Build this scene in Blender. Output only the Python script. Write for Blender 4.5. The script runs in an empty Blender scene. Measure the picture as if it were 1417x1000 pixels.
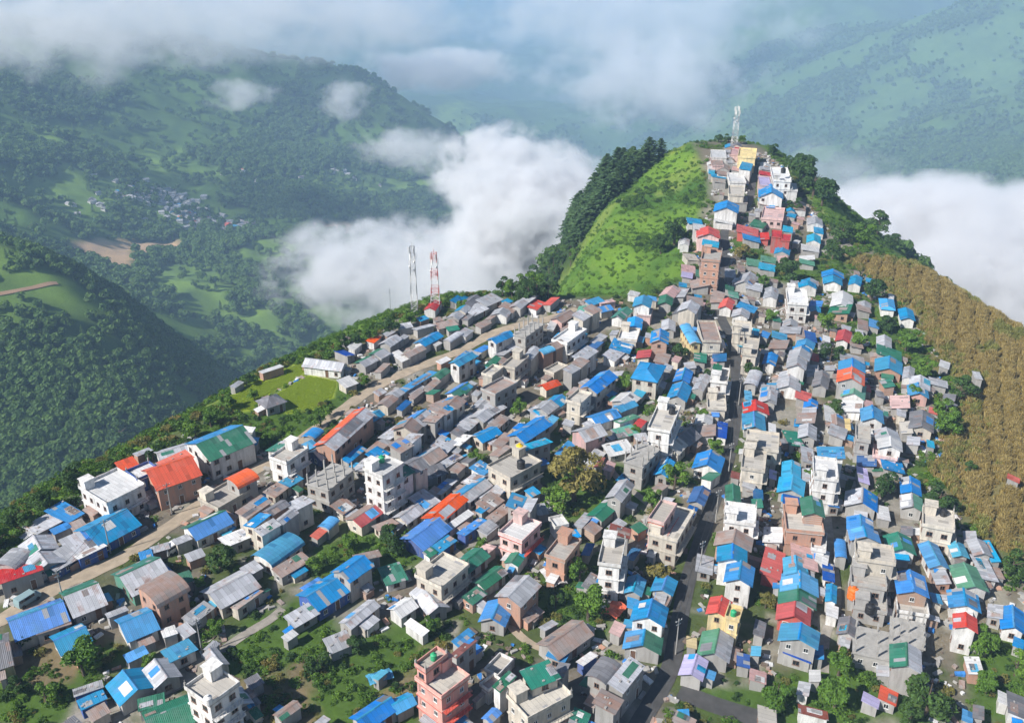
import bpy, math, random
import numpy as np
R=math.radians
random.seed(7)
rng=np.random.default_rng(11)
scene=bpy.context.scene
COL=bpy.context.scene.collection
# ------------------------------------------------------------------ camera model
W0,H0=1417.0,1000.0
FPX=1350.0
PITCH=R(26.0)
CAMZ=112.0
cam_d=bpy.data.cameras.new('camera'); cam=bpy.data.objects.new('camera',cam_d); COL.objects.link(cam)
cam.location=(0,0,CAMZ); cam.rotation_euler=(R(90)-PITCH,0,0)
cam_d.sensor_width=36; cam_d.lens=FPX/W0*36; cam_d.clip_end=40000; cam_d.clip_start=1
scene.camera=cam
FWD=np.array([0,math.cos(PITCH),-math.sin(PITCH)]); UPV=np.array([0,math.sin(PITCH),math.cos(PITCH)]); RGT=np.array([1.0,0,0])
def ray(px,py):
    px=np.asarray(px,float); py=np.asarray(py,float)
    d=FWD*FPX+RGT*(px[...,None]-W0/2)+UPV*(H0/2-py[...,None])
    return d/np.linalg.norm(d,axis=-1,keepdims=True)
def project(x,y,z):
    p=np.stack([np.asarray(x,float),np.asarray(y,float),np.asarray(z,float)-CAMZ],-1)
    dz=p@FWD
    return W0/2+FPX*(p@RGT)/dz, H0/2-FPX*(p@UPV)/dz, dz
# ------------------------------------------------------------------ noise
_G=rng.random((256,256))
def vnoise(x,y):
    xi=np.floor(x).astype(int); yi=np.floor(y).astype(int); fx=x-xi; fy=y-yi
    fx=fx*fx*fx*(fx*(fx*6-15)+10); fy=fy*fy*fy*(fy*(fy*6-15)+10)
    a=_G[xi&255,yi&255]; b=_G[(xi+1)&255,yi&255]; c=_G[xi&255,(yi+1)&255]; d=_G[(xi+1)&255,(yi+1)&255]
    return (a*(1-fx)+b*fx)*(1-fy)+(c*(1-fx)+d*fx)*fy
def fbm(x,y,s,o=4,g=0.5):
    r=0;a=1;t=0
    for i in range(o):
        r=r+a*(vnoise(x/s+17.3*i,y/s+9.1*i)-0.5)*2; t+=a; a*=g; s=s/2.03
    return r/t
def ridged(x,y,s,o=5):
    r=0;a=1;t=0
    for i in range(o):
        n=vnoise(x/s+31.7*i,y/s+5.3*i); r=r+a*(1-abs(2*n-1)); t+=a; a*=0.5; s/=2.1
    return r/t
def sstep(a,b,x):
    t=np.clip((x-a)/(b-a),0,1); return t*t*(3-2*t)
# ------------------------------------------------------------------ plateau outline
def on_plane(px,py,z):
    d=ray(px,py); t=(z-CAMZ)/d[...,2]; return d[...,0]*t,d[...,1]*t
EDGE=[(-420,980),(-80,795),(0,752),(60,705),(130,652),(210,610),(300,560),(400,500),(450,475),(520,448),(580,425),(620,412),(700,410),(800,412),(900,410),(945,388),
 (948,340),(962,290),(978,250),(962,215),(955,198),(1010,193),(1055,205),(1092,235),(1120,275),(1160,325),(1215,348),(1240,358),(1330,412),(1417,468),(1520,520),(1750,640)]
HZ=[0]*16+[3,6,8,9,9,9,8,6,3]+[0]*7
_ex,_ey=on_plane(np.array([e[0] for e in EDGE],float),np.array([e[1] for e in EDGE],float),np.array(HZ,float))
POLY=[(a,b) for a,b in zip(_ex,_ey)]+[(260,40),(200,-60),(-200,-60),(-190,30)]
def poly_sd(x,y,P):
    x=np.asarray(x,float); y=np.asarray(y,float)
    best=np.full(x.shape,1e18); ins=np.zeros(x.shape,bool)
    n=len(P)
    for i in range(n):
        x0,y0=P[i]; x1,y1=P[(i+1)%n]; dx,dy=x1-x0,y1-y0
        t=np.clip(((x-x0)*dx+(y-y0)*dy)/(dx*dx+dy*dy+1e-12),0,1)
        best=np.minimum(best,(x-x0-t*dx)**2+(y-y0-t*dy)**2)
        c=((y0>y)!=(y1>y))
        xs=x0+(y-y0)*dx/(dy if dy!=0 else 1e-12)
        ins^=(c&(x<xs))
    d=np.sqrt(best); return np.where(ins,-d,d)
# ------------------------------------------------------------------ background relief (px,py,depth along y)
BGP=[(200,300,1600),(120,365,1250),(190,450,1000),(250,540,1000),(300,450,1150),(430,440,1200),(500,400,1350),
 (200,345,1500),(300,320,1600),(150,290,1500),(0,260,1400),(400,270,1900),(250,300,1700),(550,300,2000),(600,300,2100),(640,330,1900),(640,260,2350),(200,200,2100),(0,160,1900),(-200,90,1900),(350,180,2350),(500,200,2400),
 (0,50,2500),(200,45,2900),(300,75,2900),(390,78,2950),(500,108,2950),(560,140,2850),(600,170,2750),(640,205,2600),
 (720,300,3000),(700,250,3800),(760,180,4600),(650,150,4800),(690,120,6500),(600,60,7500),(700,10,10500),(400,20,8500),(200,-20,8000),(0,-60,7500),(900,120,6000),(900,30,9000),(850,200,4400),
 (1040,190,3500),(1050,120,4000),(1070,60,4500),(1120,0,4900),(1180,60,4000),(1200,-40,5000),(1300,-90,5200),(1417,-130,5300),(1600,-150,5400),(1300,20,3900),(1417,0,3700),(1417,60,3300),(980,40,6500),
 (1100,230,2900),(1200,230,2500),(1417,110,3000),(1300,120,3200),(1417,220,2200),(1300,260,2100),(1417,330,1700),(1300,350,1700),(1600,200,2000),(1417,480,1200),(1700,500,900),(1200,330,2100)]
SPUR=[(-200,430),(-120,320),(-60,336),(0,338),(60,354),(100,392),(0,430),(70,440),(135,480),(0,520),(70,530),(170,540),(0,600),(80,600),(190,610),(0,700),(100,680),(-200,600)]
def bgw(px,py,Y):
    d=FWD*FPX+RGT*(px-W0/2)+UPV*(H0/2-py); t=Y/d[1]; return d[0]*t,Y,CAMZ+d[2]*t
def on_spur(px,py):
    d=FWD*FPX+RGT*(px-W0/2)+UPV*(H0/2-py); a,b=0.42,-0.10      # slope that faces the town: z = z0 + a*(y-620) + b*(x+350)
    t=(-238-a*620+b*350-CAMZ)/(d[2]-a*d[1]-b*d[0]); return d[0]*t,d[1]*t,CAMZ+d[2]*t
print([tuple(round(float(v)) for v in on_spur(*p)) for p in SPUR])
_B=np.array([bgw(*b) for b in BGP]+[on_spur(*p) for p in SPUR]+[(-600,0,-330),(600,0,-330),(0,-400,-300),(-1600,500,-250),(1600,600,-300),(0,700,-440),(-120,800,-470),(250,800,-450),(100,1300,-620),(-2500,2600,-900+500),(-2600,4200,-900),(-900,4300,-820),(0,3600,-860),(2600,5200,-700),(900,1500,-560)])
# beyond the crest of the western mountain the ground falls away
def tps_fit(P):
    n=len(P); X=P[:,:2]/1000
    def K(r2): return np.where(r2>0,r2*np.log(r2+1e-12),0)
    d2=((X[:,None]-X[None])**2).sum(-1)
    A=np.zeros((n+3,n+3)); A[:n,:n]=K(d2)+np.eye(n)*0.02; A[:n,n]=1; A[:n,n+1:]=X; A[n,:n]=1; A[n+1:,:n]=X.T
    b=np.zeros(n+3); b[:n]=P[:,2]; w=np.linalg.solve(A,b)
    def f(x,y):
        x=np.asarray(x,float)/1000; y=np.asarray(y,float)/1000
        r=w[n]+w[n+1]*x+w[n+2]*y
        for i in range(n):
            d=(x-X[i,0])**2+(y-X[i,1])**2; r=r+w[i]*d*np.log(d+1e-12)
        return r
    return f
BG=tps_fit(_B)
RIBS=None
def zplat(x,y):
    return 9*sstep(300,430,y)*np.exp(-((x-95)/130.0)**2)+1.1*fbm(x,y,55,2)-2.0*sstep(150,100,y)
def T(x,y):
    x=np.asarray(x,float); y=np.asarray(y,float)
    d=np.maximum(poly_sd(x,y,POLY),0)
    wob=fbm(x,y,38,4)
    k=0.86+0.12*fbm(x,y,170,2)
    hillw=sstep(285,345,y)*sstep(112,88,x); q=np.maximum(d-32,0)
    spur=zplat(x,y)-(1-hillw)*k*d*d/(d+7)-hillw*(0.30*d*d/(d+3)+1.7*q*q/(q+12)+5.5*ridged(x*0.55+y*0.8,y*0.9-x*0.35,24,4)*np.clip(d/12,0,1))+wob*7*np.clip(d/50,0,1)
    far=sstep(300,1400,np.hypot(x,y-200))
    bg=BG(x,y)+far*(78*(ridged(x,y,620,5)-0.55)+20*fbm(x,y,150,4))+18*fbm(x,y,140,4)*(1-far)
    bg=np.minimum(bg,-120+0*bg+1e9*(np.hypot(x,y)>620))
    m=np.maximum(spur,bg); h=18.0
    return m+np.where(np.abs(spur-bg)<h,(h-np.abs(spur-bg))**2/(4*h),0)*np.clip(d/30,0,1)
def hit(px,py,h=0.0,tmax=760,step=2.0,t0=110):
    """walk the view rays down to h metres over the ground; returns x,y,ground z"""
    px=np.atleast_1d(np.asarray(px,float)); py=np.atleast_1d(np.asarray(py,float)); h=np.broadcast_to(np.asarray(h,float),px.shape)
    d=ray(px,py); ts=np.arange(t0,tmax,step)
    X=d[:,0:1]*ts; Y=d[:,1:2]*ts; Z=CAMZ+d[:,2:3]*ts
    g=T(X.ravel(),Y.ravel()).reshape(X.shape)+h[:,None]
    below=Z<=g; i=np.argmax(below,1); ok=below.any(1); i=np.where(ok,np.maximum(i,1),len(ts)-1)
    r=np.arange(len(px)); a=(Z-g)[r,i-1]; b=(Z-g)[r,i]; f=np.clip(a/(a-b+1e-9),0,1)
    t=ts[i-1]+f*step
    x=d[:,0]*t; y=d[:,1]*t
    return x,y,T(x,y),ok
# ------------------------------------------------------------------ object helpers
def tag(o,label=None,cat=None,group=None,kind=None):
    if label: o['label']=label
    if cat: o['category']=cat
    if group: o['group']=group
    if kind: o['kind']=kind
    return o
def link(o,parent=None):
    COL.objects.link(o)
    if parent is not None: o.parent=parent
    return o
def empty(name,loc,rz=0):
    o=bpy.data.objects.new(name,None); o.empty_display_size=0.5; COL.objects.link(o); o.location=loc; o.rotation_euler=(0,0,rz); return o
class MB:
    def __init__(s): s.v=[]; s.f=[]; s.m=[]
    def face(s,pts,m=0):
        b=len(s.v); s.v+=[tuple(p) for p in pts]; s.f.append(tuple(range(b,b+len(pts)))); s.m.append(m)
    def poly(s,vs,fs,m=0):
        b=len(s.v); s.v+=[tuple(p) for p in vs]; s.f+=[tuple(b+i for i in f) for f in fs]; s.m+=[m]*len(fs)
    def box(s,x0,x1,y0,y1,z0,z1,m=0):
        s.poly([(x0,y0,z0),(x1,y0,z0),(x1,y1,z0),(x0,y1,z0),(x0,y0,z1),(x1,y0,z1),(x1,y1,z1),(x0,y1,z1)],
               [(0,3,2,1),(4,5,6,7),(0,1,5,4),(1,2,6,5),(2,3,7,6),(3,0,4,7)],m)
    def slab(s,quad,t,m=0):
        """quad (counter-clockwise from above) thickened downwards"""
        n=len(quad); q=[tuple(p) for p in quad]; lo=[(p[0],p[1],p[2]-t) for p in q]
        s.poly(q+lo,[tuple(range(n)),tuple(range(2*n-1,n-1,-1))]+[(i,i+n,(i+1)%n+n,(i+1)%n) for i in range(n)],m)
    def tube(s,pts,r,n=6,m=0,r2=None,cap=True):
        P=[np.array(p,float) for p in pts]; k=len(P); b=len(s.v)
        for i,p in enumerate(P):
            d=P[min(i+1,k-1)]-P[max(i-1,0)]; d=d/(np.linalg.norm(d)+1e-9)
            a=np.array([0,0,1.0]) if abs(d[2])<0.9 else np.array([1.0,0,0]); u=np.cross(d,a); u/=np.linalg.norm(u); w=np.cross(d,u)
            rr=r if r2 is None else r+(r2-r)*i/(k-1)
            for j in range(n):
                t=2*math.pi*j/n; s.v.append(tuple(p+rr*(math.cos(t)*u+math.sin(t)*w)))
        for i in range(k-1):
            for j in range(n):
                s.f.append((b+i*n+j,b+i*n+(j+1)%n,b+(i+1)*n+(j+1)%n,b+(i+1)*n+j)); s.m.append(m)
        if cap:
            s.f.append(tuple(b+j for j in range(n-1,-1,-1))); s.m.append(m); s.f.append(tuple(b+(k-1)*n+j for j in range(n))); s.m.append(m)
    def lathe(s,prof,n=14,m=0,c=(0,0,0)):
        b=len(s.v)
        for r,z in prof:
            for j in range(n):
                t=2*math.pi*j/n; s.v.append((c[0]+r*math.cos(t),c[1]+r*math.sin(t),c[2]+z))
        for i in range(len(prof)-1):
            for j in range(n):
                s.f.append((b+i*n+j,b+i*n+(j+1)%n,b+(i+1)*n+(j+1)%n,b+(i+1)*n+j)); s.m.append(m)
    def mesh(s,name,mats,smooth=False):
        me=bpy.data.meshes.new(name); me.from_pydata(s.v,[],s.f)
        for m in (mats if isinstance(mats,(list,tuple)) else [mats]): me.materials.append(m)
        if max(s.m or [0])>0: me.polygons.foreach_set('material_index',s.m)
        if smooth: me.polygons.foreach_set('use_smooth',[True]*len(s.f))
        me.update(); return me
    def build(s,name,mats,parent=None,smooth=False):
        return link(bpy.data.objects.new(name,s.mesh(name,mats,smooth)),parent)
# ------------------------------------------------------------------ materials
class NT:
    def __init__(s,name):
        s.mat=bpy.data.materials.new(name); s.mat.use_nodes=True; s.t=s.mat.node_tree; s.n=s.t.nodes; s.l=s.t.links
        s.b=s.n['Principled BSDF']; s.out=s.n['Material Output']
    def node(s,ty,**kw):
        n=s.n.new(ty)
        for k,v in kw.items():
            if k in n.inputs: n.inputs[k].default_value=v
            else: setattr(n,k,v)
        return n
    def lk(s,a,b): s.l.new(a,b)
    def math(s,op,a,b=None,c=None,clamp=False):
        n=s.n.new('ShaderNodeMath'); n.operation=op; n.use_clamp=clamp
        for i,v in enumerate((a,b,c)):
            if v is None: continue
            if isinstance(v,(int,float)): n.inputs[i].default_value=v
            else: s.lk(v,n.inputs[i])
        return n.outputs[0]
    def mix(s,f,a,b,bt='MIX'):
        n=s.n.new('ShaderNodeMix'); n.data_type='RGBA'; n.blend_type=bt
        for k,v in ((0,f),(6,a),(7,b)):
            if isinstance(v,(int,float)): n.inputs[k].default_value=v
            elif isinstance(v,tuple): n.inputs[k].default_value=v if len(v)==4 else v+(1,)
            else: s.lk(v,n.inputs[k])
        return n.outputs[2]
    def noise(s,scale,detail=3,vec=None,rough=0.6):
        n=s.node('ShaderNodeTexNoise',Scale=scale,Detail=detail,Roughness=rough)
        if vec is not None: s.lk(vec,n.inputs['Vector'])
        return n.outputs['Fac']
    def ramp(s,f,stops):
        n=s.n.new('ShaderNodeMapRange'); n.inputs[1].default_value=stops[0]; n.inputs[2].default_value=stops[1]; s.lk(f,n.inputs[0]); return n.outputs[0]
    def coord(s,k='Object'): return s.n.new('ShaderNodeTexCoord').outputs[k]
    def pos(s): return s.n.new('ShaderNodeNewGeometry').outputs['Position']
    def rnd(s): return s.n.new('ShaderNodeObjectInfo').outputs['Random']
    def color(s,c): s.lk(c,s.b.inputs['Base Color'])
    def bump(s,h,strength=0.3,dist=0.05):
        n=s.node('ShaderNodeBump',Strength=strength,Distance=dist); s.lk(h,n.inputs['Height']); s.lk(n.outputs[0],s.b.inputs['Normal'])
def rough(m,r,met=0.0): m.b.inputs['Roughness'].default_value=r; m.b.inputs['Metallic'].default_value=met
ROOFC={'b':(0.010,0.200,0.52),'B':(0.012,0.085,0.32),'c':(0.03,0.30,0.60),'g':(0.022,0.165,0.105),'G':(0.10,0.28,0.20),'r':(0.52,0.045,0.035),'o':(0.66,0.10,0.035),
 's':(0.40,0.41,0.44),'S':(0.17,0.17,0.185),'w':(0.60,0.60,0.60),'t':(0.36,0.315,0.295),'m':(0.22,0.07,0.055),'p':(0.55,0.35,0.33),'P':(0.42,0.38,0.60),'k':(0.44,0.41,0.365),'n':(0.36,0.34,0.31),'y':(0.66,0.52,0.25)}
WALLC={'w':(0.70,0.69,0.67),'k':(0.56,0.51,0.43),'y':(0.76,0.60,0.30),'e':(0.46,0.24,0.16),'n':(0.36,0.35,0.335),'u':(0.03,0.09,0.33),'P':(0.70,0.48,0.45),'p':(0.55,0.33,0.30),
 'R':(0.74,0.36,0.30),'r':(0.50,0.08,0.06),'g':(0.08,0.28,0.20),'B':(0.05,0.08,0.2),'t':(0.36,0.22,0.15),'c':(0.15,0.4,0.5),'s':(0.45,0.45,0.46)}
_rm={}
def roofmat(c):
    if c in _rm: return _rm[c]
    m=NT('roof_metal_'+c); col=ROOFC[c]+(1,)
    co=m.coord(); sx=m.n.new('ShaderNodeSeparateXYZ'); m.lk(co,sx.inputs[0]); rd=m.rnd()
    # single sheets differ a little in tone
    sheet=m.math('FLOOR',m.math('MULTIPLY',sx.outputs[0],1.25)); row=m.math('FLOOR',m.math('MULTIPLY',sx.outputs[1],0.55))
    cmb=m.n.new('ShaderNodeCombineXYZ'); m.lk(sheet,cmb.inputs[0]); m.lk(row,cmb.inputs[1]); m.lk(m.math('MULTIPLY',rd,91.0),cmb.inputs[2])
    wn=m.n.new('ShaderNodeTexWhiteNoise'); m.lk(cmb.outputs[0],wn.inputs[0])
    amt={'s':0.5,'w':0.3,'t':0.6,'S':0.5,'n':.25,'k':.15}.get(c,0.26)
    v=m.math('MULTIPLY_ADD',m.math('SUBTRACT',wn.outputs[0],0.5),amt,1.0)
    fr=m.math('FRACT',m.math('MULTIPLY',sx.outputs[0],1.25)); v=m.math('MULTIPLY',v,m.math('SUBTRACT',1.0,m.math('MULTIPLY',m.math('LESS_THAN',fr,0.10),0.28)))
    v=m.math('MULTIPLY',v,m.math('MULTIPLY_ADD',m.math('SUBTRACT',rd,0.5),0.38,1.0))
    off=m.node('ShaderNodeVectorMath',operation='ADD'); m.lk(co,off.inputs[0]); 
    c3=m.n.new('ShaderNodeCombineXYZ'); m.lk(m.math('MULTIPLY',rd,57.0),c3.inputs[0]); m.lk(c3.outputs[0],off.inputs[1]); vec=off.outputs[0]
    big=m.noise(0.45,4,vec); fine=m.noise(3.2,4,vec)
    hs=m.n.new('ShaderNodeHueSaturation'); hs.inputs['Color'].default_value=col; r2=m.math('FRACT',m.math('MULTIPLY',rd,7.31)); m.lk(m.math('MULTIPLY_ADD',m.math('SUBTRACT',rd,0.5),0.045 if c in 'bBcgG' else 0.010,0.492 if c in 'bBcgG' else 0.5),hs.inputs['Hue']); m.lk(m.math('MULTIPLY_ADD',r2,0.22,0.86),hs.inputs['Saturation'])
    base=m.mix(1.0,hs.outputs[0],m_rgb(m,v),'MULTIPLY')
    if c in 'sStnw':
        rust=m.ramp(m.math('ADD',m.math('MULTIPLY',big,0.7),m.math('MULTIPLY',wn.outputs[0],0.35)),(0.62 if c!='t' else 0.35,0.80 if c!='t' else 0.75))
        rust=m.math('MULTIPLY',rust,m.math('GREATER_THAN',m.noise(0.12,1,vec),0.33 if c!='t' else 0.0))
        base=m.mix(m.math('MULTIPLY',rust,0.8 if c!='w' else 0.3),base,(0.24,0.115,0.07))
    else:
        base=m.mix(m.ramp(big,(0.50,0.78)),base,tuple(min(1,x*0.72+0.07) for x in ROOFC[c]))
        base=m.mix(m.math('MULTIPLY',m.math('GREATER_THAN',wn.outputs[0],0.955),m.math('GREATER_THAN',rd,0.45)),base,(0.30,0.30,0.31))
        base=m.mix(m.math('MULTIPLY',m.math('LESS_THAN',wn.outputs[0],0.07),0.5),base,tuple(x*0.45 for x in ROOFC[c]))
    dirt=m.ramp(fine,(0.55,0.85)); base=m.mix(m.math('MULTIPLY',dirt,0.35),base,(0.12,0.11,0.10))
    m.color(base)
    wv=m.math('SINE',m.math('MULTIPLY',sx.outputs[0],2*math.pi/0.26))
    if c not in 'kn': m.bump(wv,0.55,0.03)
    else: m.bump(fine,0.3,0.03)
    rough(m,0.5 if c not in 'kn' else 0.9,0.0)
    m.b.inputs['Specular IOR Level'].default_value=0.45 if c not in 'kn' else 0.2
    _rm[c]=m.mat; return m.mat
def m_rgb(m,v):
    c=m.n.new('ShaderNodeCombineColor'); [m.lk(v,c.inputs[i]) for i in range(3)]; return c.outputs[0]
_wm={}
def wallmat(c):
    if c in _wm: return _wm[c]
    m=NT('wall_plaster_'+c); p=m.pos(); rd=m.rnd()
    v=m.math('MULTIPLY_ADD',m.math('SUBTRACT',rd,0.5),0.3,1.0)
    base=m.mix(1.0,WALLC[c]+(1,),m_rgb(m,v),'MULTIPLY')
    st=m.node('ShaderNodeMapping'); m.lk(p,st.inputs[0]); st.inputs['Scale'].default_value=(1.3,1.3,0.22)
    base=m.mix(m.math('MULTIPLY',m.ramp(m.noise(0.9,4,st.outputs[0]),(0.42,0.72)),0.65),base,(0.19,0.18,0.165))
    base=m.mix(m.math('MULTIPLY',m.ramp(m.noise(2.6,3,p),(0.5,0.75)),0.25),base,(0.32,0.29,0.26))
    m.color(base)
    if c in 'et':
        br=m.node('ShaderNodeTexBrick',Scale=1.0); br.inputs['Brick Width'].default_value=0.5; br.inputs['Row Height'].default_value=0.22
        mp=m.node('ShaderNodeMapping'); m.lk(m.coord(),mp.inputs[0]); mp.inputs['Rotation'].default_value=(R(90),0,0); m.lk(mp.outputs[0],br.inputs['Vector'])
        m.color(m.mix(m.math('MULTIPLY',br.outputs['Fac'],0.6),base,(0.4,0.36,0.32)))
    m.bump(m.noise(6,3,p),0.25,0.03); rough(m,0.9); _wm[c]=m.mat; return m.mat
def simple(name,col,r=0.7,met=0.0,var=0.25,sc=2.0,bump=0.0,col2=None):
    m=NT(name); n=m.noise(sc,4,m.pos()); c2=col2 or tuple(x*(1-var) for x in col)
    m.color(m.mix(m.ramp(n,(0.3,0.7)),tuple(col),tuple(c2)))
    if bump: m.bump(m.noise(sc*4,3,m.pos()),bump,0.05)
    rough(m,r,met); return m.mat
GLASS=simple('window_glass',(0.02,0.025,0.03),0.12,0,0.5,0.8)
FRAMEM=simple('painted_frame',(0.25,0.16,0.12),0.6)
FRAMEW=simple('white_frame',(0.7,0.7,0.68),0.6)
DOORM=simple('door_wood',(0.16,0.085,0.05),0.6)
CONC=simple('bare_concrete',(0.40,0.385,0.36),0.95,0,0.35,0.8,0.4)
REBAR=simple('rebar_rust',(0.16,0.09,0.06),0.8)
REDP=simple('red_paint',(0.60,0.10,0.07),0.6)
WHITEP=simple('white_paint',(0.76,0.75,0.73),0.6,0,0.12)
BLACKP=simple('black_plastic',(0.02,0.02,0.022),0.45)
DARKW=simple('weathered_timber',(0.17,0.13,0.10),0.9,0,0.4,3)
STEEL=simple('galvanised_steel',(0.45,0.46,0.47),0.45,0.6,0.2)
TILES=[('A',0,560,3.936),('B',0,746,3.936),('C',330,560,3.936),('D',330,746,3.936),('E',660,560,3.936),('F',660,746,3.936),('G',960,746,3.936),('H',1057,746,3.936),('I',1057,560,3.936),
('J',960,560,5.883),('K',1057,360,3.936),('L',840,400,5.883),('M',640,400,5.883),('N',440,400,5.883),('O',280,440,5.883),('P',900,170,5.883),('Q',900,270,5.883)]
# x y ridge-length width (picture px of the tile), roof colour(s).form storeys wall, ridge direction in the picture, # landmark name
ROWS={}
ROWS['A']='''285 615 250 120 s.l1n 30
225 800 170 190 s.g1n 120
70 840 130 120 s.n1n 40
130 930 240 110 r.l1n 18 #red mono-pitch roof by the dirt road
350 865 160 100 s.l1u 30
450 755 180 110 s.l1u 25
505 808 160 50 w.l1u 28
585 660 250 150 b.g1u 25 #blue-walled hall by the dirt road
425 655 80 55 t.l1w 20
610 440 230 170 w.f2w 25 #white terrace house on the valley rim
690 320 100 45 o.l1w 20
800 482 150 55 s.l1w 25
780 360 130 80 w.f2u 25
985 385 240 150 o.g2e 22 #orange-red double roof on the valley rim
950 300 180 50 o.l2e 22
940 250 170 60 s.g1w 15
1240 215 260 160 bg.g2w 22 #large green-roofed hall on the valley rim
1180 475 190 120 k.f1k 30
1315 400 120 90 o.n2n 28
1130 650 210 110 gb.g1w 28
1215 620 110 70 t.l1w 28
1280 720 140 80 w.l1n 20
795 815 70 40 b.l1n 15'''
ROWS['B']='''770 190 230 160 gs.g1g 25
885 270 190 150 t.n2e 30
1000 200 80 60 g.g1n 20
1255 265 230 150 s.g1k 32
1345 325 170 45 t.l1k 32
450 310 190 150 gs.g1n 20
205 425 300 130 b.g1k 20 #long blue roof beside the dirt road
290 470 190 45 t.l1n 18
385 535 180 120 b.g1n 25
745 455 180 140 b.g1w 25
920 500 80 60 w.l1n 15
1080 400 150 60 s.l1n 35
1010 492 70 60 s.l1n 30
975 600 160 90 b.l1w 25
715 790 130 220 b.g1n 130 #steep blue gable in the bottom corner
880 720 120 160 s.g1n 130
480 810 160 55 s.l1u 22
500 868 150 50 b.l1u 22
940 950 290 150 g.g1n 20 #wide green roof at the bottom edge
1155 790 200 160 k.f3w 35 #tall white block with brown terrace
1175 640 110 80 s.g1n 130
1290 860 110 120 s.g1n 130
5 600 110 170 S.g1y 20
1150 572 70 40 s.g1n'''
ROWS['C']='''580 130 290 110 os.g2e 38 #long red and grey roofed school
725 65 100 60 b.g1n 30
385 150 70 70 b.n1n 40
275 260 140 100 n.f2w 35
215 225 90 60 g.l2w 35
460 250 100 90 s.g1B 30
500 385 190 120 n.u2n 35 #unfinished concrete frame with bare columns
715 300 170 80 s.l1n 38
630 268 120 40 b.l1n 38
780 210 150 60 t.l1n 38
850 140 130 70 s.l1n 38
910 200 150 80 t.l2n 38
965 85 160 110 t.g2k 38
1120 25 210 90 t.l2n 38
1255 95 90 70 s.l1n 40
1200 145 60 50 S.l1n
1085 240 190 100 st.g1n 35
1150 300 120 45 s.l1n 35
1350 155 110 80 b.g1k 30
1210 190 90 60 w.l1n 35
790 335 140 110 w.f4w 30 #tall white tower house
915 345 180 110 g.l3w 30
1300 380 150 80 s.l1n 38
1275 455 150 100 bs.g1w 38
1040 370 160 60 S.l1n 20
1120 440 120 55 s.l1n 35
1065 478 80 55 t.l1n
970 555 210 100 s.g1k 35
1125 560 200 100 o.g1w 40 #bright red roof in the middle of town
690 595 150 100 tr.g1k 35
760 565 90 60 s.l1n 30
800 650 110 60 t.l1k 25
570 550 90 70 t.l1k 30
250 435 190 65 t.l1k 35
150 590 220 65 b.l2k 35
85 555 160 65 t.l2k 35
215 635 220 60 s.l2k 35
330 530 110 80 s.l2k 30
490 640 80 60 c.n1n
440 692 80 40 o.l1n
1020 695 190 140 b.g1u 35 #big royal blue roof
1115 755 120 55 b.l1u 35
1045 800 55 45 g.l1w 35
1270 665 130 55 b.l1u 38
1200 622 150 25 w.l1P 40
1355 665 80 60 s.l1n 35
215 785 210 120 b.n1w 33 #white house under a curved blue roof
290 868 180 60 t.l1n 30
1370 530 100 80 t.l1n 38
1330 565 50 40 b.l1n'''
ROWS['D']='''480 275 230 150 b.g1u 35 #largest blue roof
620 150 160 110 b.g2n 30
700 88 140 55 t.l1n 10
840 185 120 90 g.l1w 15
345 410 150 75 s.l1n 30
660 400 190 75 s.g1n 40
545 560 130 75 s.l1n 25
280 520 70 40 w.l1n
1110 165 200 150 k.f2k 35 #square cream house with flat parapet roof
1265 105 150 100 g.g1w 35
1370 200 150 80 g.g1w 35
1040 320 150 120 s.g1n 130
895 365 110 90 w.g1w 35
970 475 120 25 w.l1w -30
770 735 70 40 c.l1n 35
1110 745 190 170 k.f3R 33 #red and white tower block at the bottom
1050 650 150 70 k.f4R 36
1225 585 140 45 m.l2n 40
1225 530 110 22 b.l1n 40
1270 612 110 25 b.l1n 40
265 925 130 60 t.g1n 40
740 940 220 110 b.g1n 30
890 880 120 80 c.g1n 25
450 985 80 40 s.l1n
45 870 100 90 S.l1n 30
85 770 80 55 S.l1n 30
1375 780 90 60 t.f1w 40'''
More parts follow.
